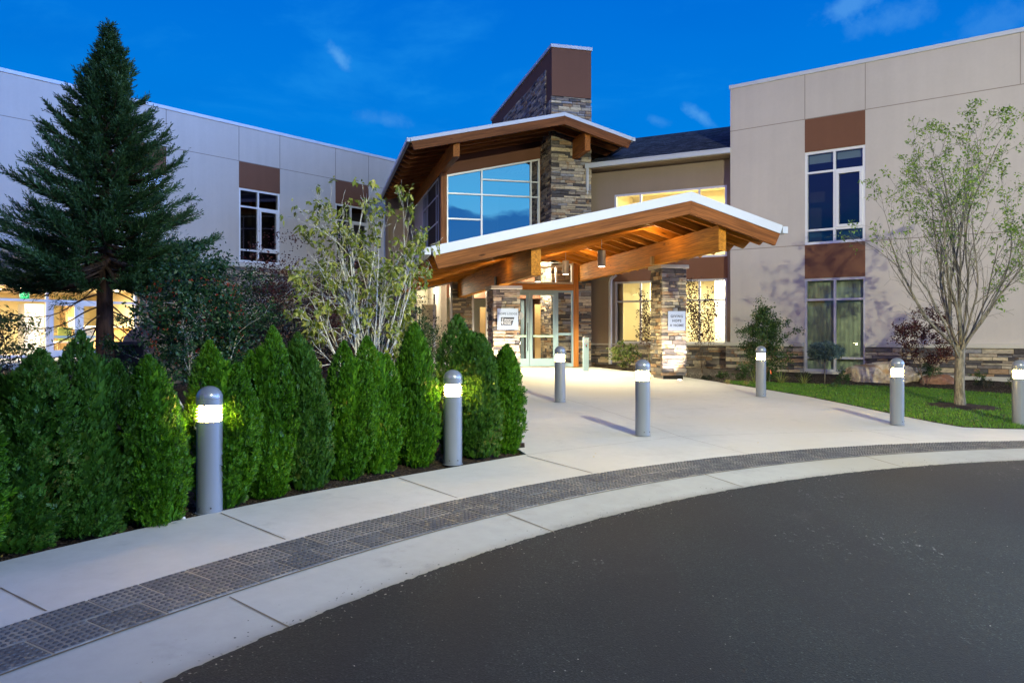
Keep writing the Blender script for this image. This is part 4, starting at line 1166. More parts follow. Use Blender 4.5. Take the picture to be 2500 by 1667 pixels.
# glulam beams carrying the rafters
bt0, bt1 = T.ha(1106.7, -1.3), T.ha(1122.5, -1.3)
zb0 = T.hit(1107, 382, -1.3)[1]
s = MB(); s.box(T, bt0, bt1, -1.3, tb1, zb0, roofz((bt0 + bt1) / 2) - .16); s.build('beam', WB, tw, bevel=.008)
br0, br1 = T.ha(1428, -1.3), T.ha(1441.5, -1.3); zr0 = T.hit(1428, 367.5, -1.3)[1]
s = MB(); s.box(T, br0, br1, -1.3, .1, zr0, roofz((br0 + br1) / 2) - .16); s.build('beam', WB, tw, bevel=.008)
WP = wood('tower_post', (0, 0, 1), base=(.36, .14, .045), dark=(.13, .045, .015))
s = MB(); s.box(T, bt0, bt1, 1.18, 1.42, 3.9, zb0); s.build('post', WP, tw, bevel=.008)
# front wall with the large window
x0, x1 = bt1 + .0, T.ha(1318, bw)
wz0 = 4.35
zl, zr_ = T.hit(1093, 427.4, bw)[1], T.hit(1318, 387.5, bw)[1]
s = MB()
s.prism(T, [(x0, zl), (x1, zr_), (0.0, zr_ + .04), (0.0, roofz(0.0)), (x0, roofz(x0))], bw + .01, bw + .25)
s.box(T, x1, 0.0, bw + .01, bw + .25, 3.0, zr_ + .03)
s.box(T, x0, x1, bw + .012, bw + .25, 3.0, wz0)
s.build('front_wall', M['brown'], tw)
ma, mb_ = T.ha(1176.3, bw), T.ha(1296.5, bw)
t1, t2, t3 = T.hit(1180, 438, bw)[1], T.hit(1096, 471.5, bw)[1], T.hit(1096, 533.3, bw)[1]
wt = window(tw, T, x0, x1, wz0, zl, bw, vs=[(ma, None, None), (mb_, None, None)], hs=[(t1, ma, None), (t2, None, None), (t3, None, ma)], glass='gm', frame='alu', fw=.065, z1r=zr_)
room('gallery_interior', T, x0 - .2, -.05, bw + .26, 4.5, 4.25, 7.6, wt, 'dint')
# left side wall with narrow windows
SL = Fr(*T.P(bt0 + .02, bw, 0)[:2], -T.b[0], -T.b[1])   # a = -(depth) ; a=0 at the post
def sha(px): return SL.ha(px)
q0, q1 = sha(1034), sha(1071.5)
zt0, zt1 = SL.hit(1034, 481.6)[1], SL.hit(1071.5, 434)[1]
zsd = (zt0 + zt1) / 2
wall('side_wall', SL, -(tb1 - 1.3), 0, .3, zb0 + .3, .0, .2, [(q0, q1, 4.2, zsd)], M['tan'], tw)
zz1, zz2 = SL.hit(1074, 472.9)[1], SL.hit(1074, 538)[1]
ws_ = window(tw, SL, q0, q1, 4.2, zsd, -.03, vs=[(sha(1042.5), None, None), (sha(1066), None, None)], hs=[(zz1, None, None), (zz2, None, None)], glass='gd', frame='alu', fw=.06)
room('gallery_side_interior', SL, q0 - .1, q1 + .1, .22, 2.2, 4.3, 7.4, ws_, 'taupe')
# recessed wall between the tower and the left wing
bR = 8.9
ra0, ra1 = T.ha(942, bR), T.ha(1014, bR)
s = MB(); s.box(T, ra0, ra1 + .3, bR, bR + .3, .3, 8.1); s.build('recess_wall', M['taupe'], tw)
s = MB(); xx = T.ha(947, bR - .1); s.tube([T.P(xx, bR - .12, 7.3), T.P(xx, bR - .12, .6)], .06, 4); s.build('downspout', M['taupe'], tw)

# ---- glazed entrance under the canopy
bD = 10.15
ca = lambda px, b=bD: C.ha(px, b)
cz = lambda px, py, b=bD: C.hit(px, py, b)[1]
ZF = .57
CP = (C.hit(1052, 601.5), C.hit(1686, 468.8), C.hit(1908.4, 551.3))
cy = empty('entrance_canopy', C.P(0, 3.5, gz(4, 20)), 'gabled timber entrance canopy with white metal edge, resting on two stone pillars', 'canopy')
cL, cR = slopeL(C, CP[0], CP[1]), slopeL(C, CP[1], CP[2])
cb1 = 11.45
offC = gable(cy, C, *CP, 0.0, cb1, .19, .27, .72, .42,
      (wood('canopy_rake_left', cL, base=(.26, .092, .022), dark=(.085, .028, .008)), wood('canopy_rake_right', cR, base=(.26, .092, .022), dark=(.085, .028, .008))),
      (wood('canopy_rafter_left', cL, **ORANGE), wood('canopy_rafter_right', cR, **ORANGE)),
      wood('canopy_deck', cL, base=(.15, .055, .016), dark=(.06, .022, .008)), shinglemat('canopy_shingles', d=C.b), (.13, .15, .02), rh=.27)
undC = offC(.19 * .9 + .25)
CB = W_b(C, 'canopy_beam', base=(.54, .215, .022), dark=(.22, .075, .008))
r0, r1 = C.ha(1754.5, .15), C.ha(1773, .15)
l0, l1 = C.ha(1296.7, .15), C.ha(1321, .15)
zcapR, zcapL = 3.52, 2.91
for x0_, x1_, zb_ in ((r0, r1, zcapR), (l0, l1, zcapL)):
    s = MB(); s.box(C, x0_, x1_, .15, bD + (.0 if x0_ == r0 else 0), zb_, roofz((x0_ + x1_) / 2, undC) + .03); s.build('beam', CB, cy, bevel=.01)
for k, (pa, pb, zc_, bx) in enumerate(((1617, 1674, zcapR, (r0 + r1) / 2), (1205, 1267.6, zcapL, (l0 + l1) / 2))):
    a0_, a1_ = C.ha(pa, 3.5), C.ha(pb, 3.5); dpt = .72; zg_ = C.g(a0_, 3.5)
    pil = MB(); pil.box(C, a0_ + .05, a1_ - .05, 3.55, 3.5 + dpt - .05, zg_ - .05, zc_ - .09); po = pil.build('stone_pillar', M['mortar'], cy)
    stonework('stonework', C, a0_, a1_, zg_ + .10, zc_ - .10, 3.5, po, seed=60 + k, hr=(.06, .12), lr=(.13, .40), dj=.035)
    for nm, f2, ln in (('left', Fr(*C.P(a0_, 3.5, 0)[:2], -C.b[0], -C.b[1]), dpt), ('right', Fr(*C.P(a1_, 3.5, 0)[:2], C.b[0], C.b[1]), dpt)):
        aa, ab = (-ln, 0) if nm == 'left' else (0, ln)
        stonework('stonework', f2, aa, ab, zg_ + .10, zc_ - .10, 0, po, seed=70 + k + (5 if nm == 'left' else 0), hr=(.06, .12), lr=(.13, .40), dj=.035)
    s = MB(); s.box(C, a0_ - .07, a1_ + .07, 3.43, 3.5 + dpt + .07, zc_ - .095, zc_ - .002); s.build('pillar_cap', M['capstone'], po, bevel=.012)
    s = MB(); s.box(C, a0_ + .04, a1_ - .04, 3.56, 3.5 + dpt - .04, zg_ - .05, zg_ + .095); s.build('pillar_plinth', M['found'], po)
    s = MB(); s.box(C, bx - .15 if k == 0 else bx - .15, bx + .15, 3.62, 3.78, zc_ - .001, zc_ + .22); s.build('beam_bracket', wood('bracket_board', (0, 0, 1), base=(.40, .26, .10), dark=(.2, .12, .04)) if k == 0 else M['darkm'], cy)

vt_ = empty('entrance_vestibule', C.P(ca(1300), bD, ZF), 'glazed vestibule with grey-blue double doors below the timber canopy', 'entrance')
PW = wood('entrance_post', (0, 0, 1), base=(.42, .165, .04), dark=(.16, .055, .014))
s = MB(); s.box(C, ca(1399.8), ca(1412.5), bD - .02, bD + .16, ZF - .02, roofz(ca(1406), undC) + .1); s.build('post', PW, vt_, bevel=.006)
hz0, hz1 = cz(1399, 709), cz(1399, 694)
HB = wood('entrance_header', (C.a[0], C.a[1], 0), base=(.40, .165, .045), dark=(.15, .055, .015))
s = MB(); s.box(C, ca(1154), ca(1399.7), bD - .02, bD + .14, hz0, hz1); s.build('header_beam', HB, vt_, bevel=.006)
# transom light following the roof slope
ta0, ta1 = ca(1154), ca(1399.6)
zu = lambda a: roofz(a, undC) + .02
window(vt_, C, ta0, ta1, hz1 + .005, zu(ta0), bD, vs=[(ca(1359), None, None), (ca(1270), None, None)], glass='gi', frame='alu', fw=.06, z1r=zu(ta1), name='transom_window')
# doors
def leaf(px0, px1, gx0_, gx1_, hpx, lab=None):
    z0, z1 = ZF + .02, hz0 - .08
    a0_, a1_ = ca(px0), ca(px1); g0, g1 = ca(gx0_), ca(gx1_)
    gz0, gz1_ = cz(1325, 875), cz(1325, 721); rl = cz(1325, 820.5)
    s = MB()
    for q in ((a0_, g0, z0, z1), (g1, a1_, z0, z1), (g0, g1, z0, gz0), (g0, g1, gz1_, z1)): s.box(C, q[0], q[1], bD, bD + .05, q[2], q[3])
    d = s.build('door', M['door'], vt_, bevel=.003)
    s = MB(); s.quad(C.P(g0, bD + .025, gz0), C.P(g1, bD + .025, gz0), C.P(g1, bD + .025, gz1_), C.P(g0, bD + .025, gz1_)); s.build('pane', M['gi'], d, fixn=False)
    s = MB(); s.box(C, g0, g1, bD - .03, bD + .01, rl - .035, rl + .035); s.build('push_rail', plain('pale_green_rail', (.42, .62, .52), .4) if 'pg' not in M else M['pg'], d); M['pg'] = d.children[-1].data.materials[0] if d.children else M.get('pg')
    s = MB(); hx = ca(hpx); zA, zB = cz(1300, 856), cz(1300, 788)
    s.tube([C.P(hx, bD - .07, zA), C.P(hx, bD - .07, zB)], .014, 8)
    for z in (zA + .15, zB - .15): s.tube([C.P(hx, bD - .07, z), C.P(hx, bD, z)], .010, 6)
    s.build('handle', M['darkm'], d)
leaf(1226, 1292.3, 1234, 1284.5, 1287.5)
leaf(1293.2, 1359.5, 1300.5, 1350.5, 1300)
s = MB(); fzt = hz0 - .002
s.box(C, ca(1192), ca(1399.6), bD - .01, bD + .09, hz0 - .078, fzt)
for p in (1225.0, 1360.5, 1398): s.box(C, ca(p) - .035, ca(p) + .035, bD - .01, bD + .09, ZF, hz0 - .08)
rl = cz(1380, 815.5)
s.box(C, ca(1361) + .03, ca(1398) - .03, bD, bD + .08, rl - .04, rl + .04); s.box(C, ca(1361) + .03, ca(1398) - .03, bD, bD + .08, ZF, ZF + .12)
s.build('door_frame', M['door'], vt_, bevel=.003)
for x0_, x1_, zA, zB in ((ca(1361) + .03, ca(1398) - .03, ZF + .1, hz0 - .08), (ca(1192), ca(1225), ZF + .05, hz0 - .08)):
    s = MB(); s.quad(C.P(x0_, bD + .04, zA), C.P(x1_, bD + .04, zA), C.P(x1_, bD + .04, zB), C.P(x0_, bD + .04, zB)); s.build('sidelight_pane', M['gi'], vt_, fixn=False)
# stone column and side glazing to the left
sc0, sc1 = ca(1106), ca(1152)
stonework('stone_column', C, sc0, sc1, .45, zu(sc0) - .02, bD, vt_, seed=81, hr=(.055, .11), lr=(.13, .42), back=.4)
g1_ = window(vt_, C, ca(1153.5), ca(1191.5), ZF + .0, hz0 - .01, bD + .02, vs=[], hs=[], glass='gi', frame='white', fw=.055)
g2_ = window(vt_, C, ca(1012), ca(1105), ZF + .1, zu(ca(1012)), bD + .02, vs=[(ca(1061), ZF + .15, zu(ca(1061)) - .3)], hs=[], glass='gi', frame='alu', fw=.075, z1r=zu(ca(1105)))
s = MB(); s.box(C, ca(1005), ca(1105), bD - .02, bD + .3, .3, ZF + .1); s.build('sill_wall', M['found'], vt_)
stonework('stone_column', C, ca(990), ca(1011.5), .45, zu(ca(985)) - .02, bD, vt_, seed=82, hr=(.055, .11), lr=(.12, .3), back=.4)
CSf = Fr(*C.P(ca(990), bD, 0)[:2], -C.b[0], -C.b[1])
s = MB(); s.box(C, ca(990), ca(990) + .2, bD + .42, bD + 5, .3, 3.3); s.build('side_wall', M['taupe'], vt_)
# inside the vestibule
va0, va1, vb1 = ca(990) + .2, ca(1399), bD + 5.2
vceil = 3.35
room('vestibule_interior', C, va0, 1.9, bD + .42, vb1, ZF, 4.2, vt_, 'creamb', 'floorwood', 'ceil')
ic0, ic1 = C.ha(1304, bD + 1.9), C.ha(1352, bD + 1.9)
stonework('stone_column', C, C.ha(1331, bD + 1.9), ic1 + .04, ZF, 4.19, bD + 1.9, vt_, seed=83, hr=(.055, .11), lr=(.13, .4), back=.6)
IS = Fr(*C.P(C.ha(1331, bD + 1.9), bD + 1.9, 0)[:2], -C.b[0], -C.b[1])
stonework('stone_column', IS, -1.3, 0, ZF, 4.19, 0, vt_, seed=84, hr=(.055, .11), lr=(.13, .4), back=.3)
s = MB(); q_ = bD + 1.6; s.box(C, C.ha(1306, q_), C.ha(1320, q_), q_, q_ + .05, ZF, ZF + 2.2); s.build('inner_door', M['lwood'], vt_, bevel=.004)
s = MB(); q_ = bD + 2.4; s.box(C, C.ha(1272, q_), C.ha(1280, q_), q_, q_ + .1, ZF, ZF + 2.4); s.build('inner_door_frame', M['door'], vt_)
stonework('stone_column', C, C.ha(1240, bD + 3), C.ha(1276, bD + 3), ZF, 3.3, bD + 3, vt_, seed=86, hr=(.06, .12), lr=(.13, .4), back=.2)
s = MB(); q_ = bD + 2.0; s.box(C, C.ha(1172, q_), C.ha(1188, q_), q_, q_ + .05, ZF, ZF + 2.1); s.build('inner_door', M['lwood'], vt_)
s = MB(); q_ = bD + 1.2; s.box(C, C.ha(1030, q_), C.ha(1066, q_), q_, q_ + .06, ZF, ZF + 2.15); s.build('inner_door', M['creamb'], vt_, bevel=.01)
s = MB(); q_ = bD + 1.5; s.lathe((0, 0, 0), [(.0, 0)] , 3) if False else None
cc = C.P(C.ha(1268, bD + 1.2), bD + 1.2, cz(1268, 771, bD + 1.2))
k = 24; s.add([cc] + [(cc[0] + .15 * math.cos(6.2832 * i / k) * C.a[0], cc[1] + .15 * math.cos(6.2832 * i / k) * C.a[1], cc[2] + .15 * math.sin(6.2832 * i / k)) for i in range(k)], [(0, 1 + i, 1 + (i + 1) % k) for i in range(k)])
s.build('white_disc', M['coping'], vt_, fixn=False)  # plain white disc inside the doors
for a_, b_, e in (((ca(1330)), bD + 1.1, 130), (ca(1180), bD + 1.6, 130), (ca(1050), bD + 3.0, 110)):
    lamp('vestibule_light', 'POINT', C.P(a_, b_, 3.3), e, (1.0, .90, .66), parent=vt_, shadow_soft_size=.25)
lamp('vestibule_high_light', 'POINT', C.P(ca(1330), bD + .9, 4.0), 120, (1.0, .88, .6), parent=vt_, shadow_soft_size=.2)
# ------------------------------------------------------------------ bollards, lamps, signs, stones
def make_bollard():
    r = empty('bollard_lamp', (0, 0, 0), 'x', 'bollard light', 'bollard lamps around the forecourt')
    s = MB(); s.lathe((0, 0, 0), [(.112, .0), (.112, .006), (.103, .008), (.103, .755), (.098, .76)], 40); s.build('post', M['bollard'], r, smooth='auto')
    s = MB()
    for an in (4.3, 5.2): 
        s.lathe((.1035 * math.cos(an), .1035 * math.sin(an), .055), [(.007, -.006), (.007, .006)], 8)
    s.build('bolt', M['darkm'], r)
    s = MB(); s.lathe((0, 0, 0), [(.080, .762), (.080, .893)], 32); s.build('lamp_lens', M['lensw'], r, smooth='auto')
    s = MB()
    for z in (.783, .809, .835, .861):
        s.lathe((0, 0, z), [(.084, .006), (.106, .0), (.106, .003), (.084, .009)], 40)
    for an in (-1.62, .5, 2.6):
        c, d = math.cos(an), math.sin(an); s.tube([(.094 * c, .094 * d, .758), (.094 * c, .094 * d, .897)], .004, 6)
    s.build('louvre', M['white'], r, smooth='auto')
    prof = [(.098, .892), (.1045, .894), (.1045, .940), (.1025, .942), (.1025, .945), (.1045, .947)]
    for k in range(0, 13): a = math.pi / 2 * k / 12; prof.append((max(.0005, .1045 * math.cos(a)), .955 + .095 * math.sin(a)))
    s = MB(); s.lathe((0, 0, 0), prof, 40); s.build('dome_cap', M['bollard'], r, smooth='auto')
    return r
BOL = [((474.5, 1178), 'nearest grey bollard lamp, glowing yellow against the left part of the arborvitae hedge'),
       ((1039.2, 1066), 'lit grey bollard lamp at the right end of the arborvitae hedge'),
       ((1287, 925), 'small lit bollard standing on the plaza in front of the glass doors'),
       ((1478, 1003), 'lit bollard in the middle of the plaza, in front of the right stone pillar'),
       ((1750, 912), 'lit bollard at the corner of the lawn, in front of the evergreen shrub'),
       ((2065, 978), 'lit bollard on the pavement edge in front of the long tan boulder'),
       ((2347, 976), 'lit bollard in the grass, cut by the right edge of the photo')]
b0_ = make_bollard()
for i, ((x, y), lab) in enumerate(BOL):
    gx, gy = G(*D(x, y)); p = (gx, gy + .06, gz(gx, gy + .06) + (.012 if 2 <= i <= 5 else -.01))
    if i == 0: o = b0_; o.location = p
    else: o = copy_tree(b0_, p, rz=0.15 * i)
    o['label'] = lab
# intercom post with push plate
gx, gy = G(1430, 907); pz_ = gz(gx, gy) + .012
ip = empty('door_opener_post', (gx, gy, pz_), 'slim pale post with door opener plate and intercom beside the entrance doors', 'intercom post')
IF = Fr(gx, gy, C.a[0], C.a[1]); ih = 1.03
s = MB(); s.box(IF, -.085, .085, -.05, .05, pz_, pz_ + ih); s.build('post', M['door'], ip, bevel=.004)
s = MB(); s.prism(IF, [(-.08, pz_ + ih + .001), (.08, pz_ + ih + .001), (.045, pz_ + ih + .05), (-.045, pz_ + ih + .05)], -.048, .048); s.build('post_cap', M['darkm'], ip)
s = MB(); s.box(IF, -.06, .06, -.056, -.05, pz_ + ih - .16, pz_ + ih - .04); pp = s.build('push_plate', M['steel'], ip)
s = MB(); s.box(IF, -.022, .022, -.064, -.05, pz_ + ih - .28, pz_ + ih - .20); s.build('call_button', M['darkm'], ip)
s = MB(); s.box(IF, -.006, .006, -.068, -.064, pz_ + ih - .225, pz_ + ih - .213); s.build('indicator', emit('red_pilot', (1, .05, .02), 3), ip)
# wheelchair mark
s = MB(); s.lathe((0, 0, 0), [(.001, 0), (.001, .0)], 3); s = MB()
def disc(mb, fr, a, b, z, r, n=12): 
    c = fr.P(a, b, z); mb.add([c] + [fr.P(a + r * math.cos(6.2832 * i / n), b, z + r * math.sin(6.2832 * i / n)) for i in range(n)], [(0, 1 + i, 1 + (i + 1) % n) for i in range(n)])
zc_ = pz_ + ih - .1
disc(s, IF, -.004, -.058, zc_ + .040, .009)
s.tube([IF.P(-.003, -.058, zc_ + .028), IF.P(-.001, -.058, zc_ - .002), IF.P(.022, -.058, zc_ - .004), IF.P(.030, -.058, zc_ - .036)], .004, 4)
s.tube([IF.P(.024 * math.cos(q) - .004, -.058, zc_ - .016 + .024 * math.sin(q)) for q in [1.9 + .4 * i for i in range(11)]], .003, 4)
s.build('wheelchair_mark', plain('blue_mark', (.03, .06, .22), .5), pp)

# pendants in the canopy
def make_pendant():
    r = empty('pendant_lamp', (0, 0, 0), 'x', 'pendant light', 'cylinder pendants under the canopy')
    s = MB(); s.lathe((0, 0, 0), [(.090, .0), (.100, .002), (.100, .40), (.092, .41)], 32); s.build('shade', M['steel'], r, smooth='auto')
    s = MB(); s.lathe((0, 0, 0), [(.012, .41), (.012, .43), (.006, .44), (.006, 1.3)], 8); s.build('rod', M['steel'], r)
    s = MB(); s.lathe((0, 0, 0), [(.084, -.003), (.084, .001)], 24); s.build('lens', emit('pendant_glow', (1.0, .90, .70), 14.0), r)
    return r
p0_ = make_pendant()
PEN = [((1468.8, 651), 19.3, 'pendant lamp hanging in front of the right beam, the nearest and brightest cylinder'),
       ((1381, 670), 22.8, 'dark cylinder pendant hanging in front of the transom window'),
       ((1313, 688), 23.6, 'pendant lamp half hidden behind the end of the left beam')]
for i, ((x, y), dd, lab) in enumerate(PEN):
    p = at(x, y, dd); o = p0_ if i == 0 else copy_tree(p0_, p); o.location = p; o['label'] = lab
    a_ = (p.x - C.o[0]) * C.a[0] + (p.y - C.o[1]) * C.a[1]
    o.scale = (1, 1, 1)
    rod = [c for c in o.children if c.name.startswith('rod')][0]
    rod.scale = (1, 1, (roofz(a_, undC) + .1 - p.z) / 1.3)
    sp_ = lamp('pendant_light', 'SPOT', (p.x, p.y, p.z - .02), 950 if i == 0 else 820, (1.0, .86, .50), target=(p.x, p.y, p.z - 1), spot_size=math.radians(150), spot_blend=.9, shadow_soft_size=.08)
    sp_.parent = o; sp_.location = (0, 0, -.02)
# bare point lights added under the deck, without fixtures, to wash the rafters
for a_, b_, e in ((r0 - .7, 2.28, 22), (l0 - .35, 2.30, 5), ((r0 + l1) / 2, 5.9, 18), (r0 - .6, 7.3, 14)):
    z = roofz(a_, undC) - .16
    lamp('rafter_fill_light', 'POINT', C.P(a_, b_, z), e, (1.0, .62, .28), parent=cy, shadow_soft_size=.04)

# in-ground uplights before the pillars
for pa, pb, e, lab in ((1626, 1680, 340, 'small round in-ground uplight at the foot of the right stone pillar'), (1214, 1262, 380, 'small in-ground uplight at the foot of the left stone pillar')):
    am = C.ha((pa + pb) / 2, 3.0); q = C.P(am + (.06 if pa > 1500 else .02), 2.98, 0); zz = gz(q[0], q[1]) + .0125
    o = empty('ground_uplight', (q[0], q[1], zz), lab, 'uplight')
    s = MB(); s.lathe((q[0], q[1], zz), [(.075, .0), (.075, .008), (.055, .010)], 20); s.build('bezel', M['steel'], o)
    s = MB(); s.lathe((q[0], q[1], zz), [(.052, .0), (.052, .0115)], 20); s.build('lens', emit('uplight_glow', (1.0, .88, .72), 18.0) if 'ug' not in M else M['ug'], o); M['ug'] = o.children[-1].data.materials[0] if o.children else None
    lamp('uplight', 'SPOT', (q[0], q[1], zz + .03), e, (1.0, .84, .68), target=(q[0] + C.b[0] * .52, q[1] + C.b[1] * .52, zz + .95), spot_size=math.radians(88), spot_blend=.7, shadow_soft_size=.03, parent=o)

# signs on the pillars
signm = plain('brushed_sign_plate', (.36, .42, .54), .4, .5, .2, var=.03)
inkm = plain('dark_grey_letters', (.045, .05, .065), .5)
whm = plain('white_letters', (.85, .87, .9), .5)
sb = 3.5 - .055
sa0, sa1 = C.ha(1630.5, sb), C.ha(1673, sb); szt, szb = C.hit(1650, 759.5, sb)[1], C.hit(1650, 807, sb)[1]
sg = empty('pillar_sign', C.P(sa0, sb, szb), 'square plate reading GIVING HOPE A HOME on the right stone pillar', 'sign')
s = MB(); s.box(C, sa0, sa1, sb - .012, sb, szb, szt); s.box(C, sa0 + .05, sa1 - .05, sb, sb + .05, szb + .05, szt - .05); s.build('plate', signm, sg, bevel=.002)
sm = (sa0 + sa1) / 2; hh = szt - szb
for k, w_ in enumerate(('GIVING', 'HOPE', 'A HOME')):
    text(w_, C, sm, sb - .0135, szt - hh * (.27 + .235 * k), .093, inkm, sg, sp=1.18, bold=.001)
sa0, sa1 = C.ha(1213.8, sb), C.ha(1264.8, sb); szt, szb = C.hit(1240, 753, sb)[1], C.hit(1240, 805, sb)[1]
sg = empty('pillar_sign', C.P(sa0, sb, szb), 'square plate reading HOPE LODGE with a dark charity logo on the left stone pillar', 'sign')
s = MB(); s.box(C, sa0, sa1, sb - .012, sb, szb, szt); s.box(C, sa0 + .05, sa1 - .05, sb, sb + .05, szb + .05, szt - .05); s.build('plate', signm, sg, bevel=.002)
Wd, Hh = sa1 - sa0, szt - szb
A_ = lambda f: sa0 + Wd * f
Z_ = lambda f: szt - Hh * f
text('HOPE LODGE', C, A_(.50), sb - .0135, Z_(.255), .074, inkm, sg, sp=1.08, bold=.0008)
s = MB(); s.prism(C, [(A_(.175), Z_(.79)), (A_(.70), Z_(.79)), (A_(.82), Z_(.41)), (A_(.175), Z_(.41))], sb - .014, sb - .0121); s.build('logo_block', inkm, sg)
for k, w_ in enumerate(('American', 'Cancer', 'Society')):
    text(w_, C, A_(.335), sb - .0155, Z_(.525 + .09 * k), .060, whm, sg, align='LEFT', bold=.0003, sp=1.0)
s = MB()
s.box(C, A_(.293), A_(.298), sb - .0160, sb - .0141, Z_(.79), Z_(.41))
s.box(C, A_(.232), A_(.248), sb - .0160, sb - .0141, Z_(.70), Z_(.45))
s.prism(C, [(A_(.20), Z_(.64)), (A_(.24), Z_(.76)), (A_(.28), Z_(.64)), (A_(.24), Z_(.60))], sb - .0162, sb - .0143)
s.build('logo_mark', whm, sg)

# the lamp post behind the camera
sl = empty('street_lamp', (LAMP.x, LAMP.y, gz(LAMP.x, LAMP.y)), 'tall car-park lamp post whose light throws the bollard shadows', 'street lamp')
zb_ = gz(LAMP.x, LAMP.y)
s = MB(); s.lathe((LAMP.x, LAMP.y - .6, zb_), [(.22, -.1), (.22, .6), (.075, .62), (.06, 9.0)], 16); s.build('pole', M['darkm'], sl)
s = MB(); s.box(WF, LAMP.x - .22, LAMP.x + .22, LAMP.y - .7, LAMP.y + .3, LAMP.z + .03, LAMP.z + .16); s.build('lamp_head', M['darkm'], sl)
street.parent = sl; street.location = LAMP - sl.location
street2.parent = sl; street2.location = LAMP - sl.location
for (p_, e_, t_), fl, lab in zip(FILL, fill_lamps, ('added fill lamp on a post, far left behind the camera', 'added fill lamp on a post, far right behind the camera')):
    zq = gz(p_.x, p_.y); s2 = copy_tree(sl, (p_.x, p_.y, zq), label=lab)
    for ch in list(s2.children):
        if ch.type == 'LIGHT': bpy.data.objects.remove(ch)
    fl.parent = s2; fl.location = p_ - Vector((p_.x, p_.y, zq))

# boulders
def boulder(name, c, size, mat, label, seed, rot=0.0, flat=.35, sharp=1.0):
    from mathutils import noise as mn
    import bmesh as B2
    bm = B2.new(); B2.ops.create_icosphere(bm, subdivisions=5, radius=1.0)
    ca_, sa_ = math.cos(rot), math.sin(rot)
    for v in bm.verts:
        p = v.co.copy()
        d = 1 + .22 * mn.noise(p * 1.3 + Vector((seed, 0, 0))) + .10 * mn.noise(p * 3.1 + Vector((0, seed, 0))) + .045 * mn.noise(p * 8 + Vector((0, 0, seed))) + .02 * mn.noise(p * 20)
        # planar facets
        for k in range(9):
            rr = random.Random(seed * 31 + k); n = Vector((rr.gauss(0, 1), rr.gauss(0, 1), rr.gauss(0, .8) + .2)).normalized(); lim = .78 + .12 * rr.random()
            q = p.dot(n) * d
            if q > lim: p = p - n * ((q - lim) / d) * .85 * sharp
        p = p * d
        x, y, z = p.x * size[0], p.y * size[1], max(-flat, p.z) * size[2]
        v.co = Vector((x * ca_ - y * sa_, x * sa_ + y * ca_, z + flat * size[2] * .8))
    me = bpy.data.meshes.new(name); bm.to_mesh(me); bm.free(); me.materials.append(mat)
    me.polygons.foreach_set('use_smooth', [True] * len(me.polygons))
    o = bpy.data.objects.new(name, me); COL.objects.link(o); o.location = c
    return tag(o, label, 'boulder')
def gpos(px, py, zf=gright, it=60):
    """ground point of the garden bed under a pixel"""
    Y = 18.0
    for _ in range(it):
        X = (px - CX) / FPX * Y; Y = .5 * Y + .5 * (EYE - zf(X, Y)) * FPX / (py - HY)
    return X, Y
x, y = gpos(*D(2035, 878)); boulder('boulder', (x, y + .35, gright(x, y) - .04), (.98, .50, .44), M['rock'], 'long tan boulder lying in the mulch behind a bollard', 3, -.35)
x, y = gpos(*D(2163, 881)); boulder('boulder', (x, y + .2, gright(x, y) - .04), (.46, .30, .20), M['redrock'], 'low reddish boulder at the foot of the red maple', 5, -.3)
lz = lambda x, y: gz(x, y) + .02
for (px, py, sz, lab, sd) in ((152, 893, (.20, .18, .20), 'dark purple lava boulder behind the hedge beside the patio', 8), (205, 915, (.26, .2, .12), 'lower brown lava boulder in front of the dark purple one', 9), (322, 915, (.22, .2, .12), 'small dark lava boulder behind the hedge below the patio chair', 12)):
    p = at(*D(px, py), 10.6); boulder('boulder', p, sz, M['lava'], lab, sd)
# pale pebbles near the nearest bollard
for i, (px, py) in enumerate(((333, 1184), (268, 1196), (420, 1192), (560, 1140))):
    x, y = G(*D(px, py)); boulder('pebble', (x, y, gz(x, y) + .0), (.022, .018, .016), M['capstone'], ['white pebble below the third arborvitae from the left', 'white pebble below the second arborvitae from the left', 'white pebble just left of the nearest bollard', 'white pebble right of the nearest bollard'][i], 20 + i)['category'] = 'pebble'

# patio things behind the hedge
zP = SFB - .02
def patio(px, py, dd): p = at(*D(px, py), dd); return p
# reclining chair seen from behind
p = at(*D(304, 862), 13.4); CH = Fr(p.x, p.y, .985, .17); z0 = p.z - .55
ch = empty('patio_chair', (p.x, p.y, z0), 'black high-backed patio chair turned away, behind the hedge', 'chair')
bk_ = plain('black_mesh_fabric', (.012, .013, .018), .7)
s = MB(); s.add([CH.P(-.20, -.05, z0 + .42), CH.P(.20, -.05, z0 + .42), CH.P(.27, -.32, z0 + 1.10), CH.P(-.27, -.32, z0 + 1.10), CH.P(-.20, -.01, z0 + .42), CH.P(.20, -.01, z0 + .42), CH.P(.27, -.28, z0 + 1.10), CH.P(-.27, -.28, z0 + 1.10)], [(0, 1, 2, 3), (7, 6, 5, 4), (0, 4, 5, 1), (1, 5, 6, 2), (2, 6, 7, 3), (3, 7, 4, 0)]); s.build('backrest', bk_, ch, bevel=.01)
s = MB(); s.box(CH, -.27, .27, -.36, -.24, z0 + 1.07, z0 + 1.15); s.build('head_pad', bk_, ch, bevel=.02)
s = MB(); s.box(CH, -.26, .26, -.05, .5, z0 + .40, z0 + .44); s.build('seat', bk_, ch, bevel=.01)
for a_, b_, da, db in ((-.26, 0, -.02, -.12), (.26, 0, .02, -.12), (-.26, .45, -.02, .06), (.26, .45, .02, .06)):
    s = MB(); s.tube([CH.P(a_, b_, z0 + .42), CH.P(a_ + da, b_ + db, z0)], .016, 6); s.build('leg', M['bollard'], ch)
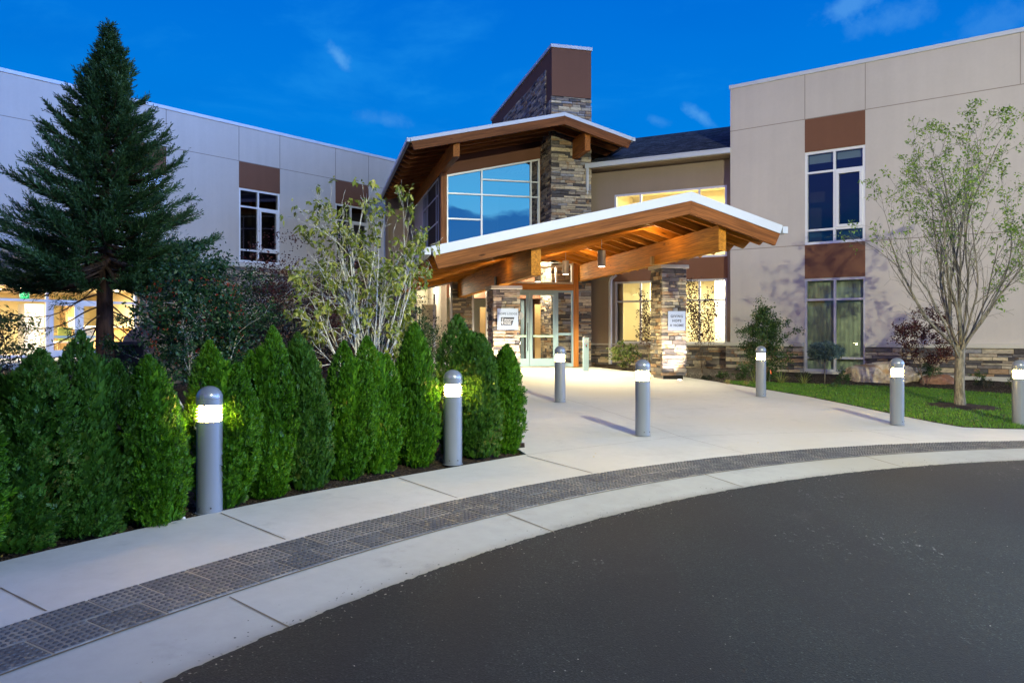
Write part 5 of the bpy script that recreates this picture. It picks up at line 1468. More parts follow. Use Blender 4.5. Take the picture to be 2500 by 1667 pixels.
# round wire basket heater
p = at(*D(180, 868), 15.0)
ht = empty('patio_lantern', (p.x, p.y, p.z), 'dark wire mesh lantern standing at the patio edge', 'lantern')
s = MB()
for k in range(22): a = 6.2832 * k / 22; s.tube([(p.x + .19 * math.cos(a), p.y + .19 * math.sin(a), p.z), (p.x + .19 * math.cos(a), p.y + .19 * math.sin(a), p.z + .58)], .006, 4)
for z in np.linspace(0, .58, 12): s.lathe((p.x, p.y, p.z + z), [(.184, 0), (.196, 0), (.196, .012), (.184, .012)], 22)
s.build('mesh_body', M['darkm'], ht)
s = MB(); s.lathe((p.x, p.y, p.z + .592), [(.12, 0), (.12, .05), (.10, .06)], 22); s.build('lid', M['darkm'], ht)
# covered barbecue
p = at(*D(358, 868), 15.5)
from mathutils import noise as mn
s = MB(); n = 40; prof = [(.40, 0), (.42, .3), (.44, .62), (.50, .80), (.47, .95), (.36, 1.10), (.20, 1.18), (.001, 1.20)]
vs = []
for r_, z in prof:
    for k in range(n):
        a = 6.2832 * k / n; q = r_ * (1 + .09 * mn.noise(Vector((3 * math.cos(a), 3 * math.sin(a), z * 2)))) * (1 + .03 * math.sin(a * 9))
        vs.append((p.x + 1.25 * q * math.cos(a), p.y + .7 * q * math.sin(a), p.z - .1 + z))
s.add(vs, [(i * n + k, i * n + (k + 1) % n, (i + 1) * n + (k + 1) % n, (i + 1) * n + k) for i in range(len(prof) - 1) for k in range(n)])
tag(s.build('covered_barbecue', plain('grey_brown_cover', (.15, .125, .10), .6, .4, var=.1), None, smooth=True, origin=(p.x, p.y, p.z)), 'barbecue under a grey-brown fabric cover on the patio', 'barbecue')
# orange marker flags
for (px, py, dpx, lab) in ((1739, 860, -6, 'left orange marker flag in front of the evergreen shrub'), (1768, 862, 4, 'right orange marker flag next to the bollard by the evergreen shrub')):
    x, y = gpos(*D(px, 880)); z = gright(x, y); q = at(*D(px + dpx, py - 10), y)
    f_ = empty('marker_flag', (x, y, z), lab, 'flag', 'orange flags in the planting bed')
    s = MB(); s.tube([(x, y, z - .02), (x + .01, y, z + .36)], .0025, 5); s.build('wire', M['steel'], f_)
    s = MB(); zt = z + .36; s.add([(x + .01, y, zt), (x + .035, y - .01, zt - .05), (x + .055, y + .005, zt - .13), (x + .01, y, zt - .11)], [(0, 1, 2, 3)]); s.build('flag_sheet', M['flag'], f_, fixn=False)
# ------------------------------------------------------------------ plants
def thuja_mesh(H, Rr, seed, n=5400, leaders=1):
    """scale-leaf fans on a lumpy column; returns loose quads around the origin"""
    rg = np.random.default_rng(seed); Q = []
    lead = [(0, 0, 1.0, 1.0)]
    if leaders > 1: lead = [(-.11 * Rr / .33, 0, 1.0, .80), (.16 * Rr / .33, .03, .86, .72)]
    if leaders > 2: lead.append((.02, -.1, .78, .7))
    for (ox, oy, hs, rs) in lead:
        m = int(n * (1 if len(lead) == 1 else .66))
        # plumes: sprays gathered round leading shoots
        npl = 210; tc = rg.uniform(0, 1, npl) ** .95; ac = rg.uniform(0, 6.2832, npl); rc = rg.uniform(.84, 1.13, npl)
        pi_ = rg.integers(0, npl, m); along = rg.uniform(-.09, .09, m)
        t = np.clip(tc[pi_] + along, 0, 1)
        def prof(t): return np.clip(1 - t ** 3.4, 0, 1) ** .78 * (.82 + .18 * np.minimum(1, t * 5)) + .012
        az = ac[pi_] + rg.normal(0, .13, m) / (prof(t) + .25)
        rad = Rr * rs * prof(t) * rc[pi_] * rg.uniform(.80, 1.0, m) * (1 + .5 * np.clip(along, 0, 1))
        P = np.stack([ox * (t > -1) * np.minimum(1, t * 2.0) + rad * np.cos(az), oy + rad * np.sin(az), t * H * hs + .02], 1)
        outw = np.stack([np.cos(az), np.sin(az), np.zeros(m)], 1)
        ax = nrm(outw * (.55 + rg.normal(0, .18, (m, 1))) + np.array([0, 0, 1.0]) * (.75 + .9 * t[:, None] ** 2) + rg.normal(0, .26, (m, 3)))
        side = nrm(np.cross(ax, nrm(rg.normal(0, 1, (m, 3)) + outw * .1)))
        L0 = rg.uniform(.042, .082, m) * (1 - .25 * t)
        K = 8
        nn = np.cross(ax, side)
        for k in range(K):
            f = k / K; sg = 1 if k % 2 else -1
            base = P + ax * (L0 * f)[:, None]
            dr = nrm(ax * .75 + side * sg * (.75 - .35 * f) + nn * rg.normal(0, .18, (m, 1)))
            ll = L0 * (.62 - .34 * f) * rg.uniform(.7, 1.2, m)
            w = ll * .27 + .0035
            S = np.cross(dr, nn)
            mid = base + dr * (ll * .5)[:, None]; tip = base + dr * ll[:, None]
            S = nrm(S) * (w * .5)[:, None]
            Q.append(np.stack([base, mid + S, tip, mid - S], 1))
        base = P + ax * (L0 * .4)[:, None]; ll = L0 * .75
        S = nrm(np.cross(ax, nn)) * .005
        Q.append(np.stack([base, base + ax * (ll * .5)[:, None] + S, base + ax * ll[:, None], base + ax * (ll * .5)[:, None] - S], 1))
    # inner twig mass keeps the column opaque
    m = 3600; t = rg.uniform(0, .93, m); az = rg.uniform(0, 6.2832, m); rad = Rr * np.clip(1 - t ** 3.4, 0, 1) ** .78 * .68 * rg.uniform(.5, 1, m) * (.8 if leaders > 1 else 1)
    P = np.stack([rad * np.cos(az), rad * np.sin(az), t * H * (.9 if leaders > 1 else .98)], 1)
    Dn = np.stack([np.cos(az) * .3, np.sin(az) * .3, np.ones(m)], 1) + rg.normal(0, .3, (m, 3))
    Sd = np.stack([-np.sin(az), np.cos(az), np.zeros(m)], 1)
    Dn = nrm(Dn); Sd = nrm(np.cross(Dn, np.cross(Sd, Dn)))
    l = .16; w = .035
    Q.append(np.stack([P, P + Dn * l * .5 + Sd * w, P + Dn * l, P + Dn * l * .5 - Sd * w], 1))
    return np.concatenate(Q)

HEDGE = [  # px centre, top y, base y, half width px, leaders, dx, label
    (-95, 800, 1330, 110, 1, 0, 'arborvitae cut off by the left edge of the photo'),
    (72, 800, 1272, 100, 3, 1, 'broad arborvitae at the left end of the hedge, its top below the dark maple'),
    (238, 762, 1238, 80, 2, 1, 'arborvitae with a tall pointed top in front of the conifer trunk'),
    (378, 815, 1205, 66, 1, 0, 'arborvitae directly left of the nearest bollard'),
    (528, 783, 1165, 66, 2, 0, 'arborvitae directly right of the nearest bollard, below the holly'),
    (640, 750, 1142, 56, 3, 0, 'slender arborvitae with a high narrow tip, second right of the nearest bollard'),
    (730, 764, 1122, 53, 1, 1, 'arborvitae in the middle of the hedge left of the dogwood stems'),
    (818, 784, 1103, 50, 2, 0, 'arborvitae in front of the left side of the dogwood trunk'),
    (898, 772, 1088, 50, 2, 0, 'arborvitae just right of the dogwood trunk'),
    (974, 742, 1072, 48, 1, 0, 'arborvitae just left of the second bollard, with a yellowish tip'),
    (1068, 722, 1046, 60, 3, 1, 'tall bushy arborvitae behind the second bollard'),
    (1096, 775, 1050, 46, 1, 1, 'arborvitae directly right of the second bollard'),
    (1152, 790, 1040, 42, 1, 0, 'last arborvitae at the right end of the hedge by the plaza')]
VAR = {}
def hedge_variant(k, ld):
    if (k, ld) not in VAR:
        VAR[(k, ld)] = None
    return VAR[(k, ld)]
first = {}
for i, (px, ty, by, hw, ld, mt, lab) in enumerate(HEDGE):
    gx, gy = G(*D(px, by))
    th = math.atan2(gy - C_M[1], gx - C_M[0])
    hw_m = hw * 1.0629 / FPX * gy
    ofs = .72 if i == 3 else .52 if i in (4, 10, 11) else (1.02 if i < 3 else .85)
    gx += math.cos(th) * hw_m * ofs; gy += math.sin(th) * hw_m * ofs
    if px > 1060: gx, gy = (px * 1.0629 - CX) / FPX * (gy), gy
    zb_ = gz(gx, gy) - .02
    H = EYE + (HY - ty * 1.0629) / FPX * gy - zb_
    rr = hw * 1.0629 / FPX * gy * 1.12
    key = (ld, mt)
    if key not in first:
        r = empty('arborvitae', (0, 0, 0), lab, 'hedge plant', 'arborvitae planted as a hedge')
        s = MB(); s.tube([(0, 0, -.1), (0, 0, .5), (.01, 0, 1.1)], [.022, .016, .006], 6); s.build('trunk', M['twig'], r)
        qmesh('foliage', thuja_mesh(1.5, .34, 3 + ld * 5 + mt, leaders=ld), M['thuja'] if mt == 0 else M['thuja2'], r)
        first[key] = r; o = r
    else: o = copy_tree(first[key], (0, 0, 0))
    o.location = (gx, gy, zb_); o.scale = (rr / .34, rr / .34, H / 1.57); o.rotation_euler = (.045 * math.sin(i * 2.3), .05 * math.sin(i * 3.7 + 1), (i * 2.1 if ld == 1 else (.5 * (i % 3 - 1) + (3.14 if i % 4 == 1 else 0))))
    o['label'] = lab

def fit(tr, H, Rx, q=.985, right=1.0, zq=.997):
    """scale a grown skeleton to a wanted height and half width"""
    T_ = np.array([t[0] for t in tr.tips]); sz = H / np.quantile(T_[:, 2], zq); sr = Rx / np.quantile(np.hypot(T_[:, 0], T_[:, 1]), q)
    def f(v):
        x = v[0] * sr
        if x > 0: x *= right
        z = v[2] * sz
        if z > H * .96: z = H * .96 + (z - H * .96) * .22
        return (x, v[1] * sr, z)
    tr.mb.v = [f(v) for v in tr.mb.v]; tr.tips = [(Vector(f(t[0])), t[1], t[2]) for t in tr.tips]

class Tree:
    """recursive woody skeleton; collects tubes and leaf anchors"""
    def __init__(s, seed): s.r = random.Random(seed); s.mb = MB(); s.tips = []; s.n = 0
    def limb(s, p, d, L, rad, lvl, P):
        r = s.r; n = max(3, int(L / P['seg'])); pts = [Vector(p)]; d = Vector(d).normalized(); rads = [rad]
        end = rad * P.get('taper', .45) if lvl < P['levels'] else rad * .35
        kids = []
        for i in range(n):
            w = P['wander'] * (1 + lvl * .4)
            d = (d + Vector((r.gauss(0, w), r.gauss(0, w), r.gauss(0, w))) + Vector((0, 0, P['up'][min(lvl, len(P['up']) - 1)]))).normalized()
            pts.append(pts[-1] + d * (L / n)); rads.append(rad + (end - rad) * (i + 1) / n)
            kids.append((pts[-1].copy(), d.copy(), rads[-1], (i + 1) / n))
        s.mb.tube(pts, [max(x, P.get('rmin', .002)) for x in rads], 7 if lvl == 0 else (5 if lvl == 1 else 3), caps=False)
        s.n += 1
        if lvl >= P['levels']:
            for (q, dd, rr, f) in kids:
                if f > .3: s.tips.append((q, dd, lvl))
            return
        m = P['kids'][lvl]
        for k in range(m):
            f = P['kstart'][lvl] + (1 - P['kstart'][lvl]) * (k + r.random()) / m
            q, dd, rr, ff = kids[min(len(kids) - 1, int(f * len(kids)))]
            az = r.uniform(0, 6.2832); sp = math.radians(r.gauss(P['spread'][lvl], 7))
            e1 = dd.cross(Vector((0, 0, 1))) if abs(dd.z) < .95 else dd.cross(Vector((1, 0, 0))); e1.normalize(); e2 = dd.cross(e1)
            nd = dd * math.cos(sp) + (e1 * math.cos(az) + e2 * math.sin(az)) * math.sin(sp)
            s.limb(q, nd, L * P['lfac'][lvl] * r.uniform(.65, 1.15) * (1.1 - .35 * f), rr * P.get('rfac', .6), lvl + 1, P)

def leafcloud(tips, per, L, asp, jit, seed, droop=.3, up=0.0, dirw=.6):
    rg = np.random.default_rng(seed)
    P = np.array([t[0] for t in tips]); Dd = np.array([t[1] for t in tips])
    idx = rg.integers(0, len(P), int(per * len(P))) if per < 1 or per != int(per) else np.repeat(np.arange(len(P)), int(per))
    m = len(idx)
    Q = P[idx] + rg.normal(0, jit, (m, 3)); V = Dd[idx] * dirw + rg.normal(0, .75, (m, 3)) + np.array([0, 0, up - droop])
    l = L * rg.uniform(.6, 1.25, m)
    return leaves(Q, V, l, l * asp, droop=droop * .4)

def treething(name, label, cat, base, tr, bark, Q, leafm, group=None, leafname='crown'):
    r = empty(name, base, label, cat, group)
    off = Vector(base)
    tr.mb.v = [(v[0] + off.x, v[1] + off.y, v[2] + off.z) for v in tr.mb.v]
    tr.mb.build('trunk', bark, r, smooth=True, fixn=False)
    qmesh(leafname, np.asarray(Q) + np.array(off), leafm, r)
    return r

# ---- big conifer with drooping sprays
def conifer():
    base = at(*D(238, 830), 13.0); base.z = gz(base.x, base.y)
    ztop = EYE + (HY - 55 * 1.0629) / FPX * 13.0; H = ztop - base.z
    r = empty('conifer', base, 'big dark conifer with drooping feathery branches in front of the left wing', 'conifer tree')
    rg = random.Random(5); s = MB()
    lean = lambda z: (.09 * (z / H), .0)
    pts = [(base.x + lean(z)[0] + .01 * math.sin(z * 2), base.y, base.z + z) for z in np.linspace(-.1, H * .985, 22)]
    rad = [max(.006, .165 * (1 - max(0, z) / H) ** .85 + (.06 if z < .2 else 0)) for z in np.linspace(-.1, H * .985, 22)]
    s.tube(pts, rad, 12); s.build('trunk', barkmat('redwood_bark', (.045, .024, .016), 14), r, smooth=True)
    br = MB(); Q = []
    nb = 330
    rn = np.random.default_rng(8)
    for i in range(nb):
        f = (i + rg.random()) / nb; z = 2.15 + (H - 2.25) * f ** 1.22
        t = (z - 2.15) / (H - 2.15)
        R0 = max(.07, 2.12 * (1 - t) ** .95 * (1 if t > .10 else .86 + t * 1.4) - .10)
        az = i * 2.39996 + rg.gauss(0, .25); L_ = R0 * rg.uniform(.60, 1.04) * (1 + .10 * math.sin(az * 3 + z * 2.2) + .06 * math.sin(az * 2 - z * 4.1))
        if t < .08: L_ *= .95
        rise = -.40 + 1.35 * t          # lower limbs droop, upper ones climb
        d = Vector((math.cos(az), math.sin(az), rise * .6 + rg.gauss(0, .08)))
        p = Vector((base.x + lean(z)[0], base.y, base.z + z)); P_ = [p.copy()]
        n = 9; d.normalize()
        for k in range(n):
            d = (d + Vector((rg.gauss(0, .05), rg.gauss(0, .05), (.105 if k > 2 else -.05) + .02 * rg.random()))).normalized()
            p = p + d * (L_ / n); P_.append(p.copy())
        rb = .010 + .016 * L_ * (1 - t * .5)
        br.tube(P_, [rb * (1 - .85 * k / n) for k in range(n + 1)], 4, caps=False)
        # twigs with cord-like sprays
        bare = .42 if t < .07 else (.28 if t < .2 else .10)
        nt_ = int((14 if t < .85 else 7) + 28 * L_)
        if t > .90 and rg.random() < .55: nt_ = 3
        for k in range(nt_):
            g_ = bare + (1 - bare) * (k + rg.random()) / nt_
            q = g_ * n; k0 = min(n - 1, int(q)); pp = P_[k0].lerp(P_[k0 + 1], q - k0); dd = (P_[k0 + 1] - P_[k0]).normalized()
            sd = dd.cross(Vector((0, 0, 1))); sd = (sd.normalized() if sd.length > .05 else Vector((1, 0, 0))) * (1 if k % 2 else -1)
            td = (dd * rg.uniform(.5, 1.0) + sd * rg.uniform(.3, .9) * (1.15 - g_) + Vector((0, 0, rg.uniform(-.30, .45)))).normalized()
            tl = rg.uniform(.22, .46) * (1 - .35 * g_) * (1 - .68 * t) + .04
            # each twig: spine of small forward-pointing cords, curling up
            m = 12
            ii = (np.arange(m) + .5) / m
            cur = np.array(pp)[None, :] + np.array(td)[None, :] * (ii * tl)[:, None]; cur[:, 2] += .10 * tl * (ii ** 2)
            u = rn.normal(0, 1, (m, 3)); u = nrm(np.cross(np.array(td)[None, :], u))
            dv = nrm(np.array(td)[None, :] * .95 + u * .62 + np.array([0, 0, .12]))
            ll = rn.uniform(.06, .115, m) * (1 - .35 * ii)
            Q.append(leaves(cur, dv, ll, .016, belly=.4))
            Q.append(leaves(np.array([pp]), np.array([td]), tl, .014))
    # nearly bare lower limbs sweeping down and out
    for k in range(15):
        az = k * 2.39996 + .5; z = 1.05 + .07 * k; L_ = rg.uniform(1.1, 1.75); d = Vector((math.cos(az), math.sin(az), -.12)).normalized(); p = Vector((base.x, base.y, base.z + z)); P_ = [p.copy()]
        for q in range(11):
            d = (d + Vector((rg.gauss(0, .06), rg.gauss(0, .06), -.10 if q < 5 else .13))).normalized(); p = p + d * L_ / 11; P_.append(p.copy())
            if q > 2:
                e = (d + Vector((rg.gauss(0, .6), rg.gauss(0, .6), rg.gauss(-.2, .3)))).normalized(); br.tube([p, p + e * .12, p + e * .24 + Vector((0, 0, .03))], [.004, .003, .002], 3, caps=False)
            if q > 6:
                for w_ in range(3):
                    m = 12; ii = (np.arange(m) + .5) / m; td = np.array(d) + rn.normal(0, .45, 3) + [0, 0, -.35]; td = td / np.linalg.norm(td)
                    cur = np.array(p)[None, :] + td[None, :] * (ii * .22)[:, None]; u = nrm(np.cross(td[None, :], rn.normal(0, 1, (m, 3))))
                    Q.append(leaves(cur, nrm(td[None, :] + u * .55), rn.uniform(.06, .10, m), .013, belly=.4))
        br.tube(P_, [.017 - .0012 * q for q in range(12)], 5, caps=False)
    br.build('branch', M['trunkd'], r, smooth=True, fixn=False)
    Q = np.concatenate(Q)
    qmesh('foliage', Q, M['sequoia'], r)
    print('conifer quads', len(Q))
conifer()

# ---- dogwood: pale multi-stem, drooping yellow-green leaves
dg = Tree(12)
Pd = dict(levels=3, seg=.13, wander=.055, up=(.02, .010, .02, .0), kids=(5, 5, 4), kstart=(.25, .2, .2), spread=(26, 34, 42), lfac=(.44, .55, .5), rfac=.62, taper=.42, rmin=.0026)
dbase = at(*D(852, 800), 11.0); zD = gz(dbase.x, dbase.y); zt_ = EYE + (HY - 402 * 1.0629) / FPX * 11.0
Ht = (zt_ - zD) * 1.0
for k, (az, tilt, f, rd) in enumerate(((0.3, 4, .78, .040), (2.9, 13, .78, .032), (3.3, 27, .70, .026), (.1, 22, .72, .026), (1.6, 12, .70, .024), (4.7, 14, .70, .026), (-.2, 36, .66, .020), (3.0, 42, .62, .020), (2.2, 30, .6, .018), (5.6, 28, .62, .018), (4.0, 35, .55, .016), (3.1, 10, .80, .028), (.6, 48, .5, .014))):
    a = math.radians(tilt * .74); dg.limb((RNG.uniform(-.07, .07), RNG.uniform(-.07, .07), -.05), (math.sin(a) * math.cos(az), math.sin(a) * math.sin(az), math.cos(a)), Ht * f, rd, 0, Pd)
fit(dg, Ht + .05, 1.22, .96, .62)
dt = dg.tips
print('dogwood tips', len(dt), dg.n)
rr_ = random.Random(3); dsel = [t for t in dt if rr_.random() < (.30 if (math.hypot(t[0].x, t[0].y) > .45 or t[0].z > .66 * Ht) else .14)]
# leaves hang in clumps from the shoots
Qd = leafcloud(dsel, 4, .082, .58, .022, 4, droop=.65)
treething('dogwood_tree', 'pale multi-stemmed dogwood with curling yellow-green leaves rising behind the hedge', 'tree', (dbase.x, dbase.y, zD), dg, M['trunkp'], Qd, M['dogwood'])

# ---- street pear on the lawn: vase of bare limbs, sparse green leaves outside and on top
pr = Tree(21)
tx, ty = TREE; tz = gz(tx, ty)

Pp = dict(levels=3, seg=.17, wander=.060, up=(.060, .05, .04, .03), kids=(6, 5, 4), kstart=(.12, .15, .15), spread=(27, 31, 38), lfac=(.50, .50, .5), rfac=.55, taper=.30, rmin=.0026)
for k in range(14):
    az = k * 2.39996 + .4; tilt = 8 + 46 * ((k % 5) / 4) + pr.r.uniform(-3, 3)
    if k == 0: tilt = 2
    a = math.radians(tilt); L_ = (4.55 if tilt < 16 else 4.0 if tilt < 28 else 3.3) * pr.r.uniform(.88, 1.0)
    pr.limb((.03 * math.cos(az) + .02, .03 * math.sin(az), 1.0 + .4 * pr.r.random()), (math.sin(a) * math.cos(az), math.sin(a) * math.sin(az), math.cos(a)), L_ * .94, .028 if k % 3 else .040, 0, Pp)
trunk_pts = None
fit(pr, EYE + (HY - 262) / FPX * 14.5 - tz, 1.75, .93, zq=.975)
pt_ = pr.tips; print('pear tips', len(pt_), pr.n)
rr_ = random.Random(9); sel = []
for t_ in pt_:
    q = t_[0]; h = q.z / 5.75; o_ = math.hypot(q.x, q.y)
    pz = max(0.0, (h - .50) * 2.3) + (.40 if q.x > .4 and h > .33 else 0) + (.12 if o_ > 1.0 and h > .45 else 0)
    if rr_.random() < min(.8, pz * .75): sel.append(t_)
Qp = leafcloud(sel, 4, .064, .45, .03, 6, droop=.25)
pr.mb.tube([(0, 0, -.05), (0, 0, .08), (-.01, 0, .35), (0, .01, .75), (.02, .02, 1.0), (.03, .02, 1.18)], [.130, .102, .092, .088, .086, .05], 14)
treething('pear_tree', 'slender street tree with grey vase-shaped limbs and sparse light green leaves on the lawn', 'tree', (tx, ty, tz), pr, M['trunkg'], Qp, M['pear'])

# ---- generic leafy shrub
def shrub(name, label, cat, base, H, R_, leafm, barkm, seed, nl=2600, L=.05, asp=.5, stems=6, shape='round', group=None, droop=.2, bare=.15, layered=0, clump=58):
    rg = np.random.default_rng(seed); tr = Tree(seed)
    P = dict(levels=2, seg=.12, wander=.08, up=(.02, .0, .0), kids=(5, 4), kstart=(.3, .25), spread=(34, 40), lfac=(.45, .5), rfac=.55, taper=.4, rmin=.002)
    for k in range(stems):
        az = k * 2.4 + seed; a = math.radians((3 + 8 * tr.r.random()) if shape == 'cone' else (6 + 24 * tr.r.random()))
        tr.limb((0.04 * math.cos(az), .04 * math.sin(az), -.03), (math.sin(a) * math.cos(az), math.sin(a) * math.sin(az), math.cos(a)), H * .66, max(.005, H * .006), 0, P)
    m = nl; t = rg.uniform(bare, 1, m) ** .9; az = rg.uniform(0, 6.2832, m)
    if shape == 'cone': pf = (1 - t) ** .65 * np.minimum(1, (t - bare) * 6 + .35)
    elif shape == 'irregular': pf = (1 - t) ** .38 * (.62 + .38 * np.minimum(1, (t + .05) * 3)) * (1 - .35 * np.exp(-((t - .55) / .08) ** 2))
    elif shape == 'vase': pf = np.sin(np.clip(t, 0, 1) * 2.6) ** .7
    else: pf = np.sqrt(np.clip(1 - ((t - (bare + 1) / 2) / ((1 - bare) / 2)) ** 2, 0, 1))
    lump = 1 + .22 * np.sin(az * 3 + t * 8 + seed) + .16 * np.sin(az * 5 - t * 17 + seed * 3) + rg.normal(0, .07, m)
    if layered:
        ph = np.sin(t * layered * 6.2832 + az * 1.0 + seed); keep = ph > -.25
        t, az, pf, lump = t[keep], az[keep], pf[keep], lump[keep]; m = len(t)
    rad = R_ * pf * lump * rg.uniform(.35, 1.06, m) ** .5
    Pp_ = np.stack([rad * np.cos(az), rad * np.sin(az), t * H], 1)
    # gather the leaves into clumps at the shoot ends
    nc = max(12, m // clump); ci = rg.integers(0, nc, m); ctr = Pp_[:nc] * rg.uniform(.82, 1.12, (nc, 1)); sg = R_ * .135
    Pp_ = ctr[ci] + rg.normal(0, 1, (m, 3)) * np.array([sg, sg, sg * .62]); Pp_[:, 2] = np.maximum(Pp_[:, 2], .01)
    Dd = np.stack([np.cos(az), np.sin(az), np.zeros(m)], 1) * .6 + rg.normal(0, .6, (m, 3)); Dd[:, 2] += .2 - droop
    l = L * rg.uniform(.6, 1.3, m)
    tips = np.array([tt[0] for tt in tr.tips]); tips = tips[rg.integers(0, len(tips), int(nl * .35))] + rg.normal(0, L * .6, (int(nl * .35), 3))
    Q1 = leaves(Pp_, Dd, l, l * asp, droop=droop * .3)
    d2 = rg.normal(0, 1, (len(tips), 3)); Q2 = leaves(tips, d2, L, L * asp)
    return treething(name, label, cat, base, tr, barkm, np.concatenate([Q1, Q2]), leafm, group)

def vg(px, dd, y=None):
    p = at(px * 1.0629, 800, dd); return (p.x, p.y, gz(p.x, p.y) + .01)
def hgt(ypx, dd, base): return EYE + (HY - ypx * 1.0629) / FPX * dd - base[2]

# holly with berries
bH = vg(455, 10.2); hH = hgt(598, 10.2, bH)
ho = shrub('holly_bush', 'rounded holly bush dotted with red berries between the conifer and the dogwood', 'shrub', bH, hH, .62, M['holly'], M['trunkp'], 4, nl=11500, L=.055, asp=.52, stems=4, bare=.30, shape='round')
rg = np.random.default_rng(2); m = 420
az = rg.uniform(0, 6.2832, m); t = rg.uniform(.38, .9, m); rad = .60 * np.sqrt(np.clip(1 - ((t - .665) / .335) ** 2, 0, 1)) * (1 + .2 * np.sin(az * 3 + t * 8 + 4)) * rg.uniform(.9, 1.06, m)
s = MB()
for i in range(m):
    c = Vector((bH[0] + rad[i] * math.cos(az[i]), bH[1] + rad[i] * math.sin(az[i]), bH[2] + t[i] * hH))
    for q in range(3):
        e = c + Vector(rg.normal(0, .010, 3)); k = .0068
        s.add([e + Vector((k, 0, 0)), e + Vector((0, k, 0)), e + Vector((-k, 0, 0)), e + Vector((0, -k, 0)), e + Vector((0, 0, k)), e + Vector((0, 0, -k))], [(0, 1, 4), (1, 2, 4), (2, 3, 4), (3, 0, 4), (1, 0, 5), (2, 1, 5), (3, 2, 5), (0, 3, 5)])
s.build('berries', M['berry'], ho, fixn=False)['kind'] = 'stuff'

# dim shrubs behind the hedge
SH = [(545, 16.0, 598, .85, 'dullgreen', 'vase', 'tall loose green shrub below the left wing upper window', 3600, .06),
      (600, 17.5, 640, .95, 'darkshrub', 'round', 'dark green shrub between the holly and the red-leaved maple', 3600, .06),
      (505, 14.5, 660, .55, 'darkshrub', 'round', 'dim low shrub just right of the holly bush', 2200, .05),
      (705, 15.0, 560, 1.1, 'maple', 'vase', 'dark red maple behind the left side of the dogwood', 4600, .055),
      (790, 17.0, 590, 1.15, 'maple', 'round', 'dark red maple deep behind the dogwood stems', 4200, .055),
      (640, 13.0, 700, .7, 'darkshrub', 'round', 'dark shrub just behind the middle of the hedge', 2600, .05),
      (905, 15.5, 640, .8, 'darkshrub', 'round', 'dim shrub in front of the recess, right of the dogwood', 2600, .055),
      (975, 13.2, 722, .42, 'dullgreen', 'round', 'small rounded dark green shrub in front of the lit entrance glazing', 2600, .04),
      (935, 12.0, 742, .40, 'dullgreen', 'round', 'low dark green shrub behind the hedge right of the dogwood', 2200, .04)]
for i, (px, dd, ty_, rr, mt, shp, lab, nl, L_) in enumerate(SH):
    b_ = vg(px, dd); shrub('shrub' if mt != 'maple' else 'maple_shrub', lab, 'shrub', b_, hgt(ty_, dd, b_), rr, M[mt], M['twig'], 40 + i, nl=nl, L=L_, shape=shp, stems=6, bare=.12)
# left maple with layered leaves, and its neighbour
b_ = vg(30, 9.0); shrub('maple_shrub', 'layered green maple at the left edge in front of the lit dining room', 'shrub', b_, hgt(690, 9.0, b_), .46, M['maplegreen'], M['trunkd'], 61, nl=1000, L=.055, asp=.35, stems=4, bare=.35, layered=3, droop=.1)
b_ = vg(-60, 10.0); shrub('shrub', 'dark shrub cut by the left edge behind the maple', 'shrub', b_, hgt(690, 10, b_), .6, M['darkshrub'], M['trunkd'], 62, nl=2200, L=.05, stems=4)
b_ = vg(200, 10.8); shrub('shrub', 'small pale green shrub beside the conifer trunk behind the hedge', 'shrub', b_, hgt(815, 10.8, b_), .22, M['dullgreen'], M['twig'], 63, nl=1200, L=.035, stems=4)

# right garden
def gb_(px, py): x, y = gpos(*D(px, py)); return (x, y, gright(x, y))
b_ = gb_(1752, 874); shrub('evergreen_shrub', 'tall irregular dark green shrub beside the right wing corner', 'shrub', b_, EYE + (HY - 703 * 1.0629) / FPX * b_[1] - b_[2], .56, M['dullgreen'], M['twig'], 71, nl=9500, L=.055, asp=.5, stems=7, bare=.03, shape='irregular')
b_ = gb_(2125, 884); shrub('red_maple', 'low dark red maple in front of the right wing stone base', 'tree', b_, EYE + (HY - 708 * 1.0629) / FPX * b_[1] - b_[2], .72, M['maple'], M['twig'], 72, nl=5200, L=.05, asp=.6, stems=4, bare=.30, layered=2)
b_ = gb_(2140, 878); shrub('shrub', 'small bright green shrub between the long boulder and the red maple', 'shrub', b_, .50, .30, M['dullgreen'], M['twig'], 73, nl=1900, L=.035, stems=4, bare=.05)
# blue spruce on a stem
b_ = gb_(1894, 882); bs = empty('blue_spruce', b_, 'little blue spruce grafted as a ball on a thin stem before the curtained window', 'shrub')
zt_ = EYE + (HY - 786 * 1.0629) / FPX * b_[1]; zc_ = zt_ - .22
s = MB(); s.tube([(b_[0], b_[1], b_[2] - .03), (b_[0] + .01, b_[1], b_[2] + .3), (b_[0], b_[1], zc_)], [.018, .014, .012], 7); s.build('trunk', M['trunkg'], bs, smooth=True)
m = 1300; rg = np.random.default_rng(6); v = nrm(rg.normal(0, 1, (m, 3))); v[:, 2] = np.where(v[:, 2] < -.55, -.55, v[:, 2]); rr = rg.uniform(.35, 1, m)[:, None] ** .4
P0_ = np.array([b_[0], b_[1], zc_ - .03]) + v * rr * [.37, .37, .20] * (1 + .12 * np.sin(v[:, :1] * 9))
Q = []
for k in range(12):
    dv = nrm(v + [0, 0, .3] + rg.normal(0, .25, (m, 3))); u = nrm(np.cross(dv, rg.normal(0, 1, (m, 3)))); st = P0_ + dv * (.085 * k / 12)
    Q.append(leaves(st, dv * .7 + u * .75, rg.uniform(.030, .046, m), .013))
qmesh('crown', np.concatenate(Q), M['bluespruce'], bs)
